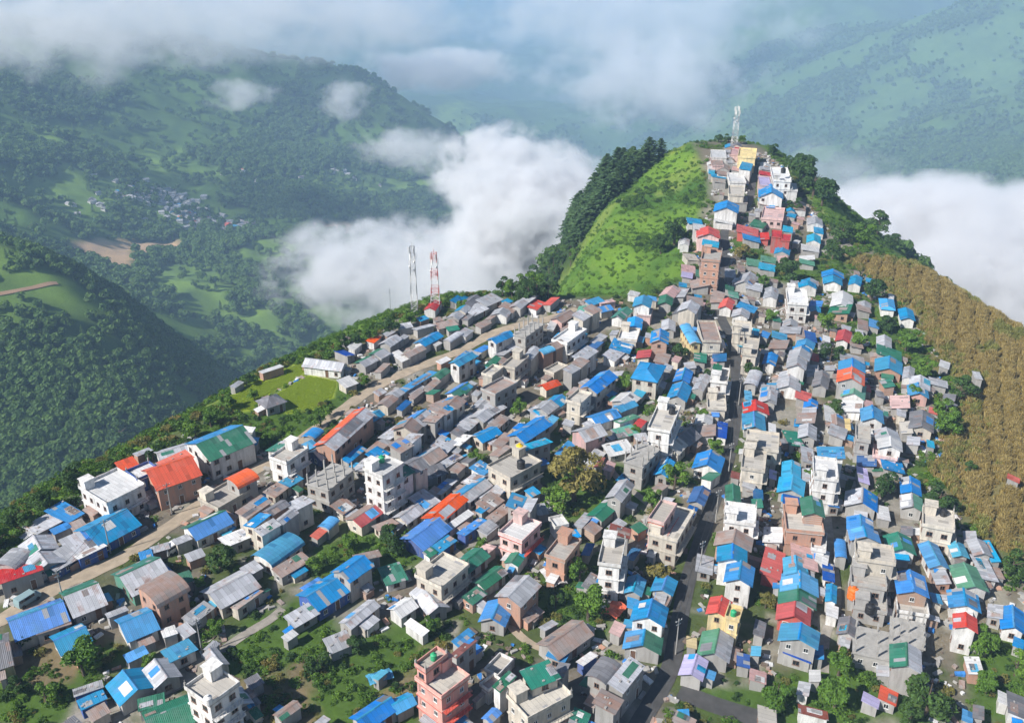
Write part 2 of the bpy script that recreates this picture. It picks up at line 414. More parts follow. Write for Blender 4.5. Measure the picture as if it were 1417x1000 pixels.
ROWS['E']='''140 190 100 50 t.l1n 38
110 100 120 50 t.l1n 38
60 30 150 90 s.g1n 35
390 15 150 90 s.l1n 30
290 130 170 100 b.g2n 35 #twin-pitched blue roof
310 215 160 55 c.l2n 20
405 85 60 40 c.l1n
690 60 140 70 b.g1w 15
810 5 100 50 b.g1n 20
500 245 100 80 b.l1n 45
610 145 120 100 s.g2p 20
815 75 110 50 G.l1w 20
888 95 45 45 r.l1w
805 145 120 50 G.l1w 10
1020 70 150 120 k.f3w 60 #white three-storey block with open terrace
1110 195 170 120 bk.g1k 40
205 320 190 140 k.f2k 28 #cream block carrying a yellow tank
130 245 90 55 t.l1n
770 235 130 70 w.l1n 15
640 285 90 60 w.l1n
665 308 60 40 m.l1n
722 332 55 45 p.l1P
900 270 140 110 n.u2n 45
1240 110 110 90 t.l1w 90
1335 130 80 55 B.l1w 90
1262 310 80 150 b.g1w 80
1275 385 70 60 g.l1w 30
855 350 60 45 w.l1n
800 398 60 50 b.l1n 40
1020 340 90 80 c.g1n 65
780 460 110 90 s.g2n 55
690 565 120 90 g.g1n 45 #green roof below the scrub tree
580 622 90 55 s.l1n
445 635 75 60 w.f1w 10
215 525 80 80 b.l2n 60
285 545 80 55 s.l2n 60
350 568 60 55 s.l1n 10
40 390 110 70 s.l1n 38
190 418 110 50 S.l1n 38
120 455 100 50 s.l1n 38
25 460 90 60 s.l1n 38
70 515 100 45 t.l1n 38
120 590 120 50 t.l1n 38
60 660 70 50 s.l1n
10 632 60 45 b.l1n
30 560 50 30 b.l1n
235 670 150 130 w.f2P 38 #white roofed pink block with red bands
1210 490 90 90 B.g1n 60
1165 580 70 50 B.l1n 60
1060 640 180 160 k.f2k 60 #two-tier cream block beside the paved lane
1010 585 120 90 k.f3P 60
215 820 90 80 g.g1w 60
470 775 150 110 n.f2e 45
605 780 70 45 B.l1n 60
735 800 140 120 k.f3w 75 #white three-storey block with a small roof garden
780 690 50 110 m.l2n 80
850 808 70 50 B.l1n 60'''
ROWS['F']='''225 275 150 150 s.g2e 50 #silver gable on brick walls
300 400 100 55 t.l1e 40
105 395 120 140 b.g1n 60
480 535 230 140 t.g1n 32 #large rust-streaked brown roof
440 625 60 100 b.l1n 60
390 465 80 45 s.l1n 30
340 850 260 170 k.f2k 30 #cream building with half-built columns at the bottom
345 735 160 110 g.l3k 25
460 700 80 60 S.l2n
120 680 120 80 k.f1w 42
150 768 120 45 g.l2w 42
80 950 80 60 b.g1n 45
940 400 100 180 b.g2w 78 #blue roofed house with blank white wall by the lane
860 250 90 100 c.g1n 78
1020 248 80 120 b.g1n 78
1015 312 60 70 t.l1n
905 555 90 200 bg.g1n 76
690 715 130 130 S.n2n 50
815 735 180 90 s.l2n 52
715 880 90 130 t.l2n 60
600 645 90 50 w.l1u 40
765 485 70 60 p.l1n
650 245 90 110 S.l1n 50
1300 575 130 170 Gs.g1n 75
1170 555 55 55 y.l1n
1180 690 110 130 P.g1n 75
1320 365 90 120 r.g2y 80 #red roof over the yellow house
1400 400 70 80 y.f2y 80
1130 985 60 110 t.l1n 60
1125 940 40 60 b.l1n'''
ROWS['G']='''220 45 150 190 b.g2w 85
60 130 90 90 s.l1n 85
250 185 100 150 b.g2w 85
430 130 140 110 r.l1r 85 #red-walled shed
600 95 120 140 p.l1n 85
555 150 90 130 c.g1n 88
575 240 90 200 c.g1n 88
565 318 75 200 g.g1n 88
545 395 95 180 r.g1r 88 #red gable in the row of blue roofs
575 520 90 210 b.g2n 86
565 625 45 150 B.l1n 86
680 610 70 45 b.l1n 86
800 50 90 60 b.n1n 90
735 170 90 65 B.l1w 90
750 285 90 60 b.g1w 88
755 385 60 65 w.l1w
700 90 70 70 w.l1w 88
640 20 80 45 c.l1n 90
985 75 90 210 k.f3k 91 #roofless cream shell with window holes
950 210 90 190 n.f2n 90
960 330 100 180 n.f1n 90
1000 560 150 260 n.u1n 92 #unfinished slab with leaning poles
1165 500 140 190 n.u1n 95
840 475 90 110 S.g1n 88
1185 240 110 170 b.g2t 94
1190 370 70 170 k.f1w 94
1155 645 120 170 gs.g2n 90 #green and grey house on concrete posts
1060 845 70 100 o.l1n 80 #orange tarpaulin roof
965 872 50 95 P.l1n 80
600 805 70 65 s.l1w 85
650 940 45 160 m.l1w 88 #blue and white row house at the bottom
400 955 80 100 k.l1n 88
660 740 60 60 w.l1n
270 655 70 70 B.l1n
350 738 60 90 p.l1n
340 600 50 50 c.l1n
360 480 80 60 S.l1n 88'''
ROWS['H']='''925 85 130 110 b.g1w 110
960 195 90 80 s.l1e 110
1060 55 80 90 c.g1n 112
1175 45 90 100 s.g1n 118
1235 55 130 50 c.l1n 122
1200 150 150 90 s.l1w 122
1070 120 80 60 t.l1n
1115 205 130 160 G.g1w 110 #pale green roof near the field
1090 330 90 170 b.g1w 96
1098 450 75 130 r.g2w 93 #small red roof over a white house
1260 390 70 80 s.l1n
1355 430 120 130 b.g1w 100 #blue roof at the edge of the frame
1390 555 50 60 b.l1n
1145 680 90 80 w.l1e 100
1380 900 110 110 S.l1w 90
1305 860 60 55 w.l1w
1170 935 70 60 S.l1n
1110 960 60 55 b.l1n'''
ROWS['I']='''860 85 90 130 S.g1k 96 #dark slate roof against the brown field
775 120 60 60 k.l1n
910 205 35 40 c.l1n
590 55 65 120 b.g2w 92
540 155 80 80 n.f2n 90
680 185 100 130 w.g2w 96
660 260 60 130 p.f1P 96
560 300 60 100 B.l1n 100
700 330 60 120 b.l1n 98
540 380 80 60 P.l1n 95
800 440 80 110 b.g1n 93
805 530 70 120 sG.g1n 96
950 620 100 170 k.f2k 96 #big cream flat-roofed house near the field
530 520 80 170 sb.g1n 95
650 580 70 70 w.l1n
535 670 130 170 b.g2n 95
740 755 90 150 g.g1w 104
235 110 120 100 s.g1n 80
160 180 90 80 g.l1n 120
190 95 40 45 b.l1n
400 120 110 110 s.l1n 85
240 270 80 70 s.l1n
365 258 60 140 b.l3w 92
335 345 110 130 w.f3w 92 #white three-storey house in the eastern quarter
150 350 80 100 c.g1s 90
225 380 70 55 s.l1n
150 440 80 140 c.g1n 90
365 505 90 60 b.l1n 100
215 620 130 200 k.f2e 92 #salmon brick terrace house
265 550 90 120 g.g3e 96
150 515 50 90 B.l2n
50 705 80 100 w.l1w 88
300 745 90 80 w.f1w 92
1360 400 25 70 o.l1n'''
ROWS['J']='''505 25 80 200 r.g1w 88 #broken red roof beside the paved lane
490 130 120 180 b.g1n 88
640 180 70 60 w.l1n
560 290 140 260 k.f2k 88
490 450 150 190 k.f2k 88 #long bare concrete block beside the lane
340 560 50 70 m.l1n
320 720 130 120 g.g2w 83
455 630 100 100 s.l1n 70
525 715 80 80 B.l1n
380 880 150 250 w.f2w 85 #white flat-roofed shop beside the lane
645 560 70 60 P.l1n'''
ROWS['K']='''370 95 60 120 b.g1w 92
500 108 45 65 b.g1w 92
245 125 50 100 b.g1w 92
180 200 75 110 w.f2w 90 #white stepped house near the hill
185 248 40 80 b.l1w 90
290 245 60 75 b.g1t 85
430 215 70 120 w.g1w 80
415 270 50 110 g.l1t 80
550 250 60 75 t.l1n
672 235 55 80 c.h1w 90
778 295 55 80 b.g1w 100 #small blue hut against the brown field
600 342 40 55 b.l1n
695 195 30 30 w.l1n
150 362 70 100 s.l1t 85
205 385 55 50 t.l1n
255 415 50 60 B.l1n
215 480 75 95 b.g2w 80
190 545 90 110 s.g2w 75
280 522 40 40 r.l1n
85 440 80 90 t.l1n 85
435 410 55 75 r.g1w 85 #small pinkish red roof
500 440 60 70 t.l1n
655 445 55 80 s.g1n 80
540 350 50 55 t.l1n
680 512 50 135 g.l1n 90
680 572 65 145 b.g1e 92 #wide blue roof over brick by the field
790 608 60 55 s.g1w 90
985 565 35 55 w.l1n
1160 640 25 75 w.l1n -10
950 665 35 100 s.l1n 88
480 540 40 130 s.l1n 92
480 578 45 140 b.g2n 92
475 628 70 145 o.g2n 92 #vivid red gable behind the green one
490 705 75 125 G.g1w 92
565 690 35 30 r.l1n
35 535 60 70 b.g1w 65
140 655 90 120 s.g1w 75
265 600 60 60 s.l1n
310 650 80 85 S.g1n 80
215 735 45 85 r.l1n
250 800 90 80 s.l1w 85
30 720 90 85 s.g1n 80
840 710 55 110 b.g1p 90
740 772 65 100 p.l1n 90
850 668 60 110 s.g1n 90
930 820 30 60 r.l1n 88
480 792 60 110 w.l1w 92
572 780 40 50 p.l1n
370 840 80 80 w.l1n
440 890 60 60 y.l1n'''
ROWS['L']='''220 30 40 80 w.l1w
290 105 70 140 b.g2w 80
310 180 60 110 w.f1P 80
120 195 100 100 g.g1w 50
225 275 90 120 c.g1w 70
180 365 100 150 w.f1k 65
480 80 80 110 g.g1n 75
740 65 50 60 b.l1n
690 130 130 140 s.g2k 72
600 165 80 80 S.g1n 60
500 290 80 110 s.g1n 75
430 385 90 140 b.g2e 75
120 462 90 160 b.l1n 60
60 525 120 110 s.l1w 40
300 530 60 110 r.l1k 80 #small red roof over a cream shed
450 560 80 110 t.l1p 75
340 665 140 210 b.h2k 72 #broad hipped blue roof
680 360 160 90 c.n2y 112 #cream hall with a blue vault and round windows
830 340 160 150 t.f2k 100
760 545 80 100 g.l1n 85
915 555 60 110 B.l1n
872 580 40 50 p.l1n
975 120 70 110 r.g1w 80 #crimson roof at the foot of the hill
905 65 100 100 t.l1n 60
1030 40 50 80 G.l1n
1110 170 110 140 s.g1w 60
1100 310 90 150 k.f2k 85
1330 30 90 120 s.g1w 88
1170 470 130 120 k.f2k 88 #slim cream tower beside the paved lane
1210 340 50 55 c.l1n
1090 430 60 60 c.l1w
620 700 100 130 b.g1n 65
760 755 130 110 s.n1n 60
590 835 120 160 b.g1n 68
920 700 110 140 k.f2w 85 #white house with a green hut on its roof
900 625 40 70 g.l3w 85
950 820 80 90 S.l1n 60
890 920 110 150 k.f1k 85
80 690 60 80 s.l1n
150 890 110 160 w.g1n 40
265 840 50 75 c.l1n
110 960 50 120 c.l1n 60
1190 725 110 110 s.n1n 78
1150 860 70 60 c.l1n 85
1345 790 50 80 b.l1n
1315 860 110 140 s.g1n 78'''
ROWS['M']='''70 95 110 110 S.g1n 40
25 70 40 60 b.l1n
110 165 120 100 s.l1n 30
220 90 150 90 s.l1n 20
350 165 140 130 s.g1w 40
500 100 160 110 s.g1n 42
600 122 90 80 r.l1w 42
720 95 90 70 r.l1n 42 #red roofs on the far rim of town
200 250 170 60 t.l1n 30
770 190 120 110 t.g1p 35
890 135 80 60 G.l1w
970 105 120 55 b.l1n 15
1010 195 150 110 s.l2k 30
1170 95 120 45 p.l1P 10
1150 150 100 75 b.g1k 15
310 385 150 90 b.g2w 28
540 320 200 100 n.u2n 30 #half-built block bristling with poles
120 500 190 80 s.l1k 30
30 560 120 100 b.l1n 35
380 485 180 90 s.l1n 30
250 585 110 55 g.l1c 45
870 370 180 130 w.f2w 40 #long white building with open verandah
710 460 180 90 c.n2e 25
730 290 80 55 w.l1n
880 305 140 55 t.l1n 30
430 590 150 110 k.f2k 40
560 520 110 80 s.g2k 50
245 660 110 90 k.f2k 40
300 785 190 130 t.f2n 32
180 910 170 110 s.g1n 40
1110 400 110 60 s.l1n 35
1060 470 120 90 B.l1n 40
1000 530 150 90 s.l2w 35
920 610 170 90 s.l2n 35
760 640 120 90 k.f1k 32
710 770 120 80 o.g1k 25 #small vermilion roof in mid town
1110 750 220 140 b.g2n 33 #large two-tone blue roof in mid town
930 830 90 110 t.l2n 40
950 880 130 120 k.f2k 40
720 930 190 140 s.g1n 40
15 810 70 80 g.g1w 45
60 770 80 55 s.l1n'''
ROWS['N']='''60 605 290 100 s.g1w -10 #grey-roofed barn beside the bright green field
215 515 110 70 B.l1n -25
300 455 80 60 w.l1w
455 400 80 65 o.l1w
590 420 110 100 s.g1n 35
685 390 80 45 s.l1n
440 555 200 110 gs.g1n 30
565 650 110 55 t.l1n
710 560 110 70 w.l1n -40
240 755 110 80 w.l1k 20
860 310 150 55 s.l1n 15
1040 285 160 60 t.l1n 15
835 535 150 70 t.g1n 30
900 400 180 90 b.g1w 25 #blue roof over pink walls near the masts
1100 385 130 60 s.n1n 30
1150 180 130 100 s.g1n 40
1235 110 90 70 s.l1n
1130 80 70 55 b.l1n
935 125 80 90 r.g1w 60 #red and white hut under the mast
790 760 320 75 b.l1n 36 #long narrow blue roof beside the road
930 770 120 55 t.l1n 36
800 845 110 45 t.l1n 36
1000 680 110 75 g.g1n 35
1180 565 160 90 b.g2w 30
1150 815 150 100 bg.g1w 35
1030 925 190 100 t.l1n 25
590 880 200 80 t.g1k 35
700 935 110 50 B.l1n
1230 215 90 55 S.l1n
1250 365 80 70 s.l1w'''
ROWS['O']='''560 665 170 110 S.h1n 20 #grey farm hut in the green field
560 410 170 45 w.l1e 20
280 530 80 45 s.l1n
350 900 130 45 w.l1w -10'''
ROWS['P']='''555 250 60 120 w.f1w 88
640 205 50 80 s.l1n
715 190 40 70 r.l1w 88
790 245 70 140 y.f2y 92 #yellow block on the summit
690 235 50 70 p.f1P
540 315 60 90 t.f1P
645 300 50 70 s.l1n
495 345 50 55 w.l1w
600 390 60 110 t.l1w
500 390 40 50 c.l1n
700 350 50 55 p.l1n
780 350 55 90 b.l2w 88 #small blue roof high on the hill street
700 450 70 130 w.f1w 92
560 450 60 110 n.l1n
700 550 70 120 k.f2k
730 620 55 120 t.f1n
930 350 50 80 w.l1w
950 390 50 110 r.l2P 88
1060 420 100 140 w.f3w 84 #tall white block on the hill
930 470 70 90 P.f2P
1150 520 60 50 w.f2w
980 570 65 190 b.g2w 92 #blue roof on the hill street
960 650 50 150 t.l1n
620 690 60 190 b.g2w 92 #long blue roof over white walls on the hill
600 790 45 150 w.l1w 88
360 800 45 120 b.l1w
400 845 45 100 w.l2w
470 900 60 180 r.g2P 92 #red gable over a pink house on the hill
270 960 60 80 w.n1w
1000 735 90 170 p.f1P 88 #pink market yard roof
880 820 55 110 g.l1n 60
790 885 60 170 r.l1r 70 #red-walled market hall
820 940 55 140 b.l1n 88
930 920 55 70 r.l1r
1030 900 55 80 r.f2r
1120 860 45 80 c.l2n
1100 930 50 80 r.f2r
1140 730 50 65 b.l1n
1220 680 50 110 t.l1w
1340 800 50 120 s.g1w
1370 870 45 75 b.l1w
1330 940 55 110 c.g1w'''
ROWS['Q']='''490 390 45 130 c.l3e
500 490 80 150 n.f4e 90 #brick tenement with rows of windows on the hill
480 605 60 160 t.l2e
330 500 60 100 k.l1k 120
310 595 55 110 p.l1e
440 655 55 140 g.l1n
400 725 65 140 t.l1n 110
300 640 50 90 P.l1n
160 785 80 120 p.g1w 60
250 795 80 90 s.l1n 50
740 590 50 55 t.l1n
840 545 55 110 G.l1n
960 520 45 120 G.l1n
950 582 50 130 c.l1n
1075 450 45 120 b.g1n
1080 515 50 80 p.l1w
1275 520 70 140 G.l1n
1300 430 45 140 w.l1n
650 630 65 85 s.l1n
785 690 90 140 s.g1n 60 #grey barn-like roof halfway up the lane
845 745 60 130 s.l1n'''
# ------------------------------------------------------------------ roads (picture px, width m)
ROADS=[('dirt_road',[(-60,880),(0,858),(80,812),(150,782),(205,748),(290,690),(370,640),(440,592),(480,562),(530,530),(580,508),(640,484),(690,458),(760,441),(800,428)],3.3,'dirt'),
('paved_lane',[(850,1060),(885,1000),(925,930),(938,870),(950,810),(966,760),(985,700),(1003,650),(1014,600),(1019,550),(1018,500),(1012,470),(998,440),(990,415),(1000,385),(1004,350),(1003,320),(1020,300),(1036,280),(1041,255),(1043,225),(1034,205)],2.9,'asphalt'),
('concrete_path',[(95,1000),(130,985),(190,966),(240,950),(262,935)],2.4,'concrete'),
('concrete_path',[(300,905),(335,880),(372,858),(392,842)],1.8,'concrete'),
('concrete_path',[(940,955),(975,970),(1020,985),(1075,1000)],3.4,'asphalt'),
('footpath',[(1143,700),(1150,760),(1158,830),(1142,880),(1140,930)],1.6,'concrete'),
('footpath',[(1105,560),(1112,620),(1118,700)],1.5,'concrete'),
('footpath',[(1185,560),(1192,640),(1168,720)],1.5,'concrete'),
('footpath',[(560,720),(640,770),(720,880),(800,905)],1.5,'dirt'),
('footpath',[(730,560),(700,620),(770,700),(760,760)],1.5,'dirt'),
('footpath',[(860,480),(830,560),(840,640),(900,700)],1.5,'concrete')]
def smooth_line(P,n=8):
    P=np.array(P,float); out=[]
    Q=np.vstack([2*P[0]-P[1],P,2*P[-1]-P[-2]])
    for i in range(1,len(Q)-2):
        for t in np.linspace(0,1,n,endpoint=False):
            a,b,c,d=Q[i-1],Q[i],Q[i+1],Q[i+2]
            out.append(0.5*((2*b)+(-a+c)*t+(2*a-5*b+4*c-d)*t*t+(-a+3*b-3*c+d)*t**3))
    out.append(P[-1]); return np.array(out)
road_world=[]
for nm,pts,w,ty in ROADS:
    P=np.array(pts,float); x,y,z,ok=hit(P[:,0],P[:,1]); L=smooth_line(np.stack([x,y],1),10); road_world.append((nm,L,w,ty))
def near_road(x,y,margin=0.0,only=None):
    best=np.full(np.shape(x),1e9)
    for nm,L,w,ty in road_world:
        if only and nm not in only: continue
        for i in range(0,len(L)-1,2):
            x0,y0=L[i]; x1,y1=L[min(i+2,len(L)-1)]; dx,dy=x1-x0,y1-y0
            t=np.clip(((x-x0)*dx+(y-y0)*dy)/(dx*dx+dy*dy+1e-9),0,1)
            best=np.minimum(best,np.hypot(x-x0-t*dx,y-y0-t*dy)-w/2)
    return best
# ------------------------------------------------------------------ regions on the ground
def world_poly(P,h=0.0,tmax=760):
    P=np.array(P,float); x,y,z,ok=hit(P[:,0],P[:,1],h,tmax=tmax); return list(zip(x,y))
FIELD=world_poly([(1165,352),(1238,362)])+[(212,360),(232,320),(240,290),(262,250),(290,200)]+world_poly([(1540,800),(1440,790),(1395,770),(1350,740),(1290,650),(1330,580),(1330,550),(1300,500),(1270,440),(1225,400)])
RICE=[world_poly(p) for p in ([(318,570),(318,545),(420,500),(425,515),(372,545),(352,566)],[(378,548),(428,518),(466,528),(462,548),(430,568),(395,572)])]
GARDENS=[world_poly(p) for p in ([(310,880),(420,820),(470,900),(600,850),(640,880),(570,1010),(370,1010),(330,960)],[(0,890),(60,870),(140,880),(200,900),(95,960),(80,1010),(-40,1010)],
 [(700,840),(760,790),(800,760),(830,800),(830,870),(790,880),(740,860)],[(950,950),(1080,940),(1170,900),(1270,960),(1290,1010),(1100,1010),(960,960)],[(1330,900),(1417,860),(1440,1010),(1340,1010)],
 [(740,640),(840,620),(900,680),(860,720),(780,720)],[(1190,650),(1250,640),(1330,700),(1380,760),(1417,790),(1400,720),(1300,640)],[(280,600),(300,560),(480,520),(500,560),(420,620),(330,610)],
 [(1130,430),(1180,400),(1240,430),(1290,520),(1250,560),(1200,470)],[(1010,330),(1050,340),(1100,370),(1150,350),(1190,360),(1150,390),(1060,390)],[(480,735),(560,725),(600,760),(480,830),(420,800),(440,760)])]
def inside(x,y,P): return poly_sd(x,y,P)<0
PINE_PX=[(832,215),(862,195),(900,184),(938,190),(908,206),(872,236),(842,268),(818,300),(800,325),(786,332),(780,290),(800,255)]
BROAD_PX=[(780,300),(806,330),(800,352),(772,380),(762,412),(700,412),(690,400),(735,392),(755,350)]
PINEP=world_poly(PINE_PX); BROADP=world_poly(BROAD_PX)
MEADOW=[(-100,335,-100,470,150,500,105,385,60,345),]
def bg_world(P):
    P=np.array(P,float); x,y,z,ok=hit(P[:,0],P[:,1],0,tmax=9000,step=12,t0=500); return list(zip(x,y))
BGMEADOW=[bg_world(p) for p in ([(-60,335),(20,330),(100,362),(118,380),(60,395),(-60,420)],[(-60,425),(60,400),(112,388),(120,420),(60,440),(-60,480)],
 [(262,235),(320,232),(318,255),(270,255)],[(400,235),(480,230),(560,250),(620,245),(610,262),(480,268),(400,262)],[(215,285),(330,280),(330,300),(230,310)],[(20,165),(90,180),(80,200),(30,190)],
 [(170,400),(260,350),(330,380),(330,460),(250,470),(200,430)],[(330,430),(450,385),(470,440),(370,480),(330,490)],[(60,250),(110,230),(130,262),(80,275)],[(340,330),(420,335),(400,365),(330,355)],[(180,215),(250,205),(262,225),(200,240)],[(100,270),(160,255),(180,290),(110,300)],
 [(1250,75),(1330,40),(1417,20),(1417,90),(1330,110)],[(1330,110),(1417,90),(1417,150),(1385,150)],[(1180,150),(1260,100),(1290,140),(1200,190)],[(590,150),(650,140),(660,165),(600,170)])]
BGWOOD=bg_world([(-150,480),(20,462),(100,455),(170,480),(262,560),(215,640),(100,720),(-150,740)])
SCARS=[bg_world(p) for p in ([(118,350),(150,335),(175,340),(170,375),(150,365)],[(175,338),(240,338),(240,346),(180,346)],[(535,320),(560,315),(570,335),(545,335)],[(590,320),(640,323),(640,330),(595,328)],[(440,310),(480,312),(478,320),(445,318)])]
_tx,_ty,_tz,_=hit([-60,-20,20,50,80],[418,411,404,398,393],0,tmax=3000,step=4,t0=400)
TRACK=smooth_line(np.stack([_tx,_ty],1),40)
# ------------------------------------------------------------------ terrain mesh on rings round the middle of town
def build_terrain():
    na,nr=760,640
    a=np.linspace(R(-62),R(62),na); r=60*np.power(14500/60.0,np.linspace(0,1,nr))
    A,RR=np.meshgrid(a,r,indexing='ij'); X=RR*np.sin(A); Y=RR*np.cos(A)
    Z=T(X,Y)
    # low shrubs and soil ripples that the eye reads at close range; kept off the town itself
    d=poly_sd(X,Y,POLY); 
    me=bpy.data.meshes.new('ground')
    nv=na*nr; co=np.stack([X,Y,Z],-1).reshape(-1,3).astype(np.float32)
    i,j=np.meshgrid(np.arange(na-1),np.arange(nr-1),indexing='ij'); b=(i*nr+j).ravel()
    f=np.stack([b,b+1,b+nr+1,b+nr],1)[:,::-1].astype(np.int32); nf=len(f)
    me.vertices.add(nv); me.vertices.foreach_set('co',co.ravel()); me.loops.add(nf*4); me.loops.foreach_set('vertex_index',f.ravel())
    me.polygons.add(nf); me.polygons.foreach_set('loop_start',np.arange(0,nf*4,4,dtype=np.int32)); me.polygons.foreach_set('use_smooth',np.ones(nf,bool))
    me.update(calc_edges=True); me.validate()
    x=X.ravel(); y=Y.ravel(); dd=d.ravel(); C=np.zeros((nv,4),np.float32); C[:,3]=1
    def setc(m,c,):
        m=np.clip(m,0,1)[:,None]; C[:,:3]=C[:,:3]*(1-m)+np.array(c)*m
    forest=(0.060,0.110,0.035); meadow=(0.085,0.155,0.030); slope=(0.115,0.205,0.026)
    C[:,:3]=forest
    far=np.hypot(x,y)>560
    mw=sstep(-0.14,0.22,fbm(x,y,260,4)+0.35*fbm(x+900,y,60,4)-0.02)*far*.8
    setc(mw,meadow); 
    setc(sstep(20,-20,poly_sd(x,y,BGWOOD)+fbm(x,y,60,3)*50),forest)
    for P in BGMEADOW: setc(sstep(30,-30,poly_sd(x,y,P)+fbm(x,y,50,4)*45)*(0.70+.9*fbm(x,y,45,5)),(0.17,0.27,0.055) if not any(P is BGMEADOW[q] for q in (12,13,14)) else (0.095,0.165,0.045))
    for P in SCARS: setc(sstep(24,2,poly_sd(x,y,P)+fbm(x,y,25,3)*18),(0.50,0.34,0.22))
    setc(sstep(45,60,dd*0+1.0)*0,slope)
    near=(dd>-2)&(~far); setc(near*1.0,slope); setc(near*sstep(0.0,0.45,fbm(x,y,30,5)),(0.050,0.115,0.02)); setc(near*sstep(0.05,0.3,fbm(x*1.3+y,y*.5,11,4))*.7,(0.06,0.13,0.02)); setc(near*sstep(0.1,0.4,fbm(x+77,y,14,4))*0.8,(0.17,0.22,0.05))
    for P in (PINEP,BROADP): setc(sstep(4,-4,poly_sd(x,y,P))*(~far),(0.035,0.06,0.02))
    town=sstep(1,-5,dd); setc(town,(0.17,0.148,0.12)); 
    setc(town*sstep(-0.05,0.16,fbm(x,y,16,4)),(0.075,0.10,0.035))
    setc(town*sstep(0.12,0.3,fbm(x+300,y,9,3)),(0.27,0.25,0.22))
    for P in GARDENS: setc(sstep(2.5,-1.5,poly_sd(x,y,P)+fbm(x,y,8,3)*4),(0.070,0.125,0.025))
    for P in GARDENS[:2]: setc(sstep(2.5,-1.5,poly_sd(x,y,P))*sstep(0.1,0.3,fbm(x,y,12,3)),(0.19,0.15,0.09))
    for P in RICE: setc(sstep(0.6,-0.6,poly_sd(x,y,P)),(0.36,0.44,0.05))
    setc(sstep(3,-3,poly_sd(x,y,FIELD)+fbm(x,y,14,3)*5),(0.20,0.17,0.07)); setc(sstep(3,-3,poly_sd(x,y,FIELD))*sstep(.1,.4,fbm(x,y,22,3))*.6,(0.16,0.19,0.06))
    at=me.color_attributes.new('cover','FLOAT_COLOR','POINT'); at.data.foreach_set('color',C.ravel())
    m=NT('ground_cover'); vc=m.node('ShaderNodeVertexColor',layer_name='cover'); p=m.pos()
    n1=m.noise(0.9,4,p); n2=m.noise(0.035,5,p); n3=m.noise(0.22,4,p)
    c=m.mix(m.math('MULTIPLY',m.ramp(n1,(0.35,0.75)),0.5),vc.outputs[0],m.mix(1.0,vc.outputs[0],(0.42,0.45,0.42),'MULTIPLY'))
    c=m.mix(m.math('MULTIPLY',m.ramp(n2,(0.42,0.7)),0.45),c,m.mix(1.0,c,(1.5,1.45,1.1),'MULTIPLY'))
    c=m.mix(m.math('MULTIPLY',m.ramp(n3,(0.5,0.75)),0.4),c,m.mix(1.0,c,(0.55,0.7,0.6),'MULTIPLY'))
    m.color(c); m.bump(n1,0.5,0.4); rough(m,1.0); m.b.inputs['Specular IOR Level'].default_value=0.1
    me.materials.append(m.mat)
    o=bpy.data.objects.new('ground',me); COL.objects.link(o); tag(o,kind='structure')
    return o
GROUND=build_terrain()
asph=simple('asphalt',(0.075,0.073,0.072),0.9,0,0.4,0.6,0.3); dirt=simple('packed_dirt',(0.42,0.34,0.25),0.95,0,0.35,0.5,0.4,(0.28,0.23,0.17)); pathm=simple('path_concrete',(0.33,0.30,0.26),0.95,0,0.4,0.7,0.3)
for nm,L,w,ty in road_world:
    mb=MB(); V=[];n=len(L)
    for i in range(n):
        d=L[min(i+1,n-1)]-L[max(i-1,0)]; d/=np.linalg.norm(d)+1e-9; q=np.array([-d[1],d[0]])
        for s in (-0.5,-0.17,0.17,0.5):
            ww=w*(1+0.10*math.sin(i*0.9+s*5)) if ty=='dirt' else w
            p=L[i]+q*s*ww; V.append((p[0],p[1],0))
    V=np.array(V); V[:,2]=T(V[:,0],V[:,1])+(0.10 if abs(w)>4 else 0.07)
    fs=[(i*4+k,i*4+k+1,i*4+k+5,i*4+k+4)[::-1] for i in range(n-1) for k in range(3)]
    mb.poly([tuple(v) for v in V],fs); o=mb.build(nm,{'dirt':dirt,'asphalt':asph,'concrete':pathm}[ty]); tag(o,kind='structure')
# ------------------------------------------------------------------ houses
exec_rows=[]
LETTER=dict((t[0],t[1:]) for t in TILES)
for k,txt in ROWS.items():
    x0,y0,s=LETTER[k]
    for line in txt.split('\n'):
        lm=None
        if '#' in line: line,lm=line.split('#'); lm=lm.strip()
        q=line.split(); rf,cd=q[4].split('.'); form=cd[0]; st=int(cd[1]); wc=cd[2]
        px=x0+float(q[0])/s; py=y0+float(q[1])/s
        if len(q)>5: ang=float(q[5])
        else: ang=38 if px<700 else (55 if px<930 else 90)
        exec_rows.append([px,py,float(q[2])/s,float(q[3])/s,rf,form,st,wc,ang,lm])
NH=len(exec_rows)
px=np.array([r[0] for r in exec_rows]); py=np.array([r[1] for r in exec_rows])
hh=np.array([((2.2 if r[6]==1 else r[6]*2.55-0.35) if r[5] in 'gnh' else (r[6]*2.6 if r[5]!='l' else (1.75 if r[6]==1 else r[6]*2.4))) for r in exec_rows])
hx,hy,hz,_=hit(px,py,hh+0.5)
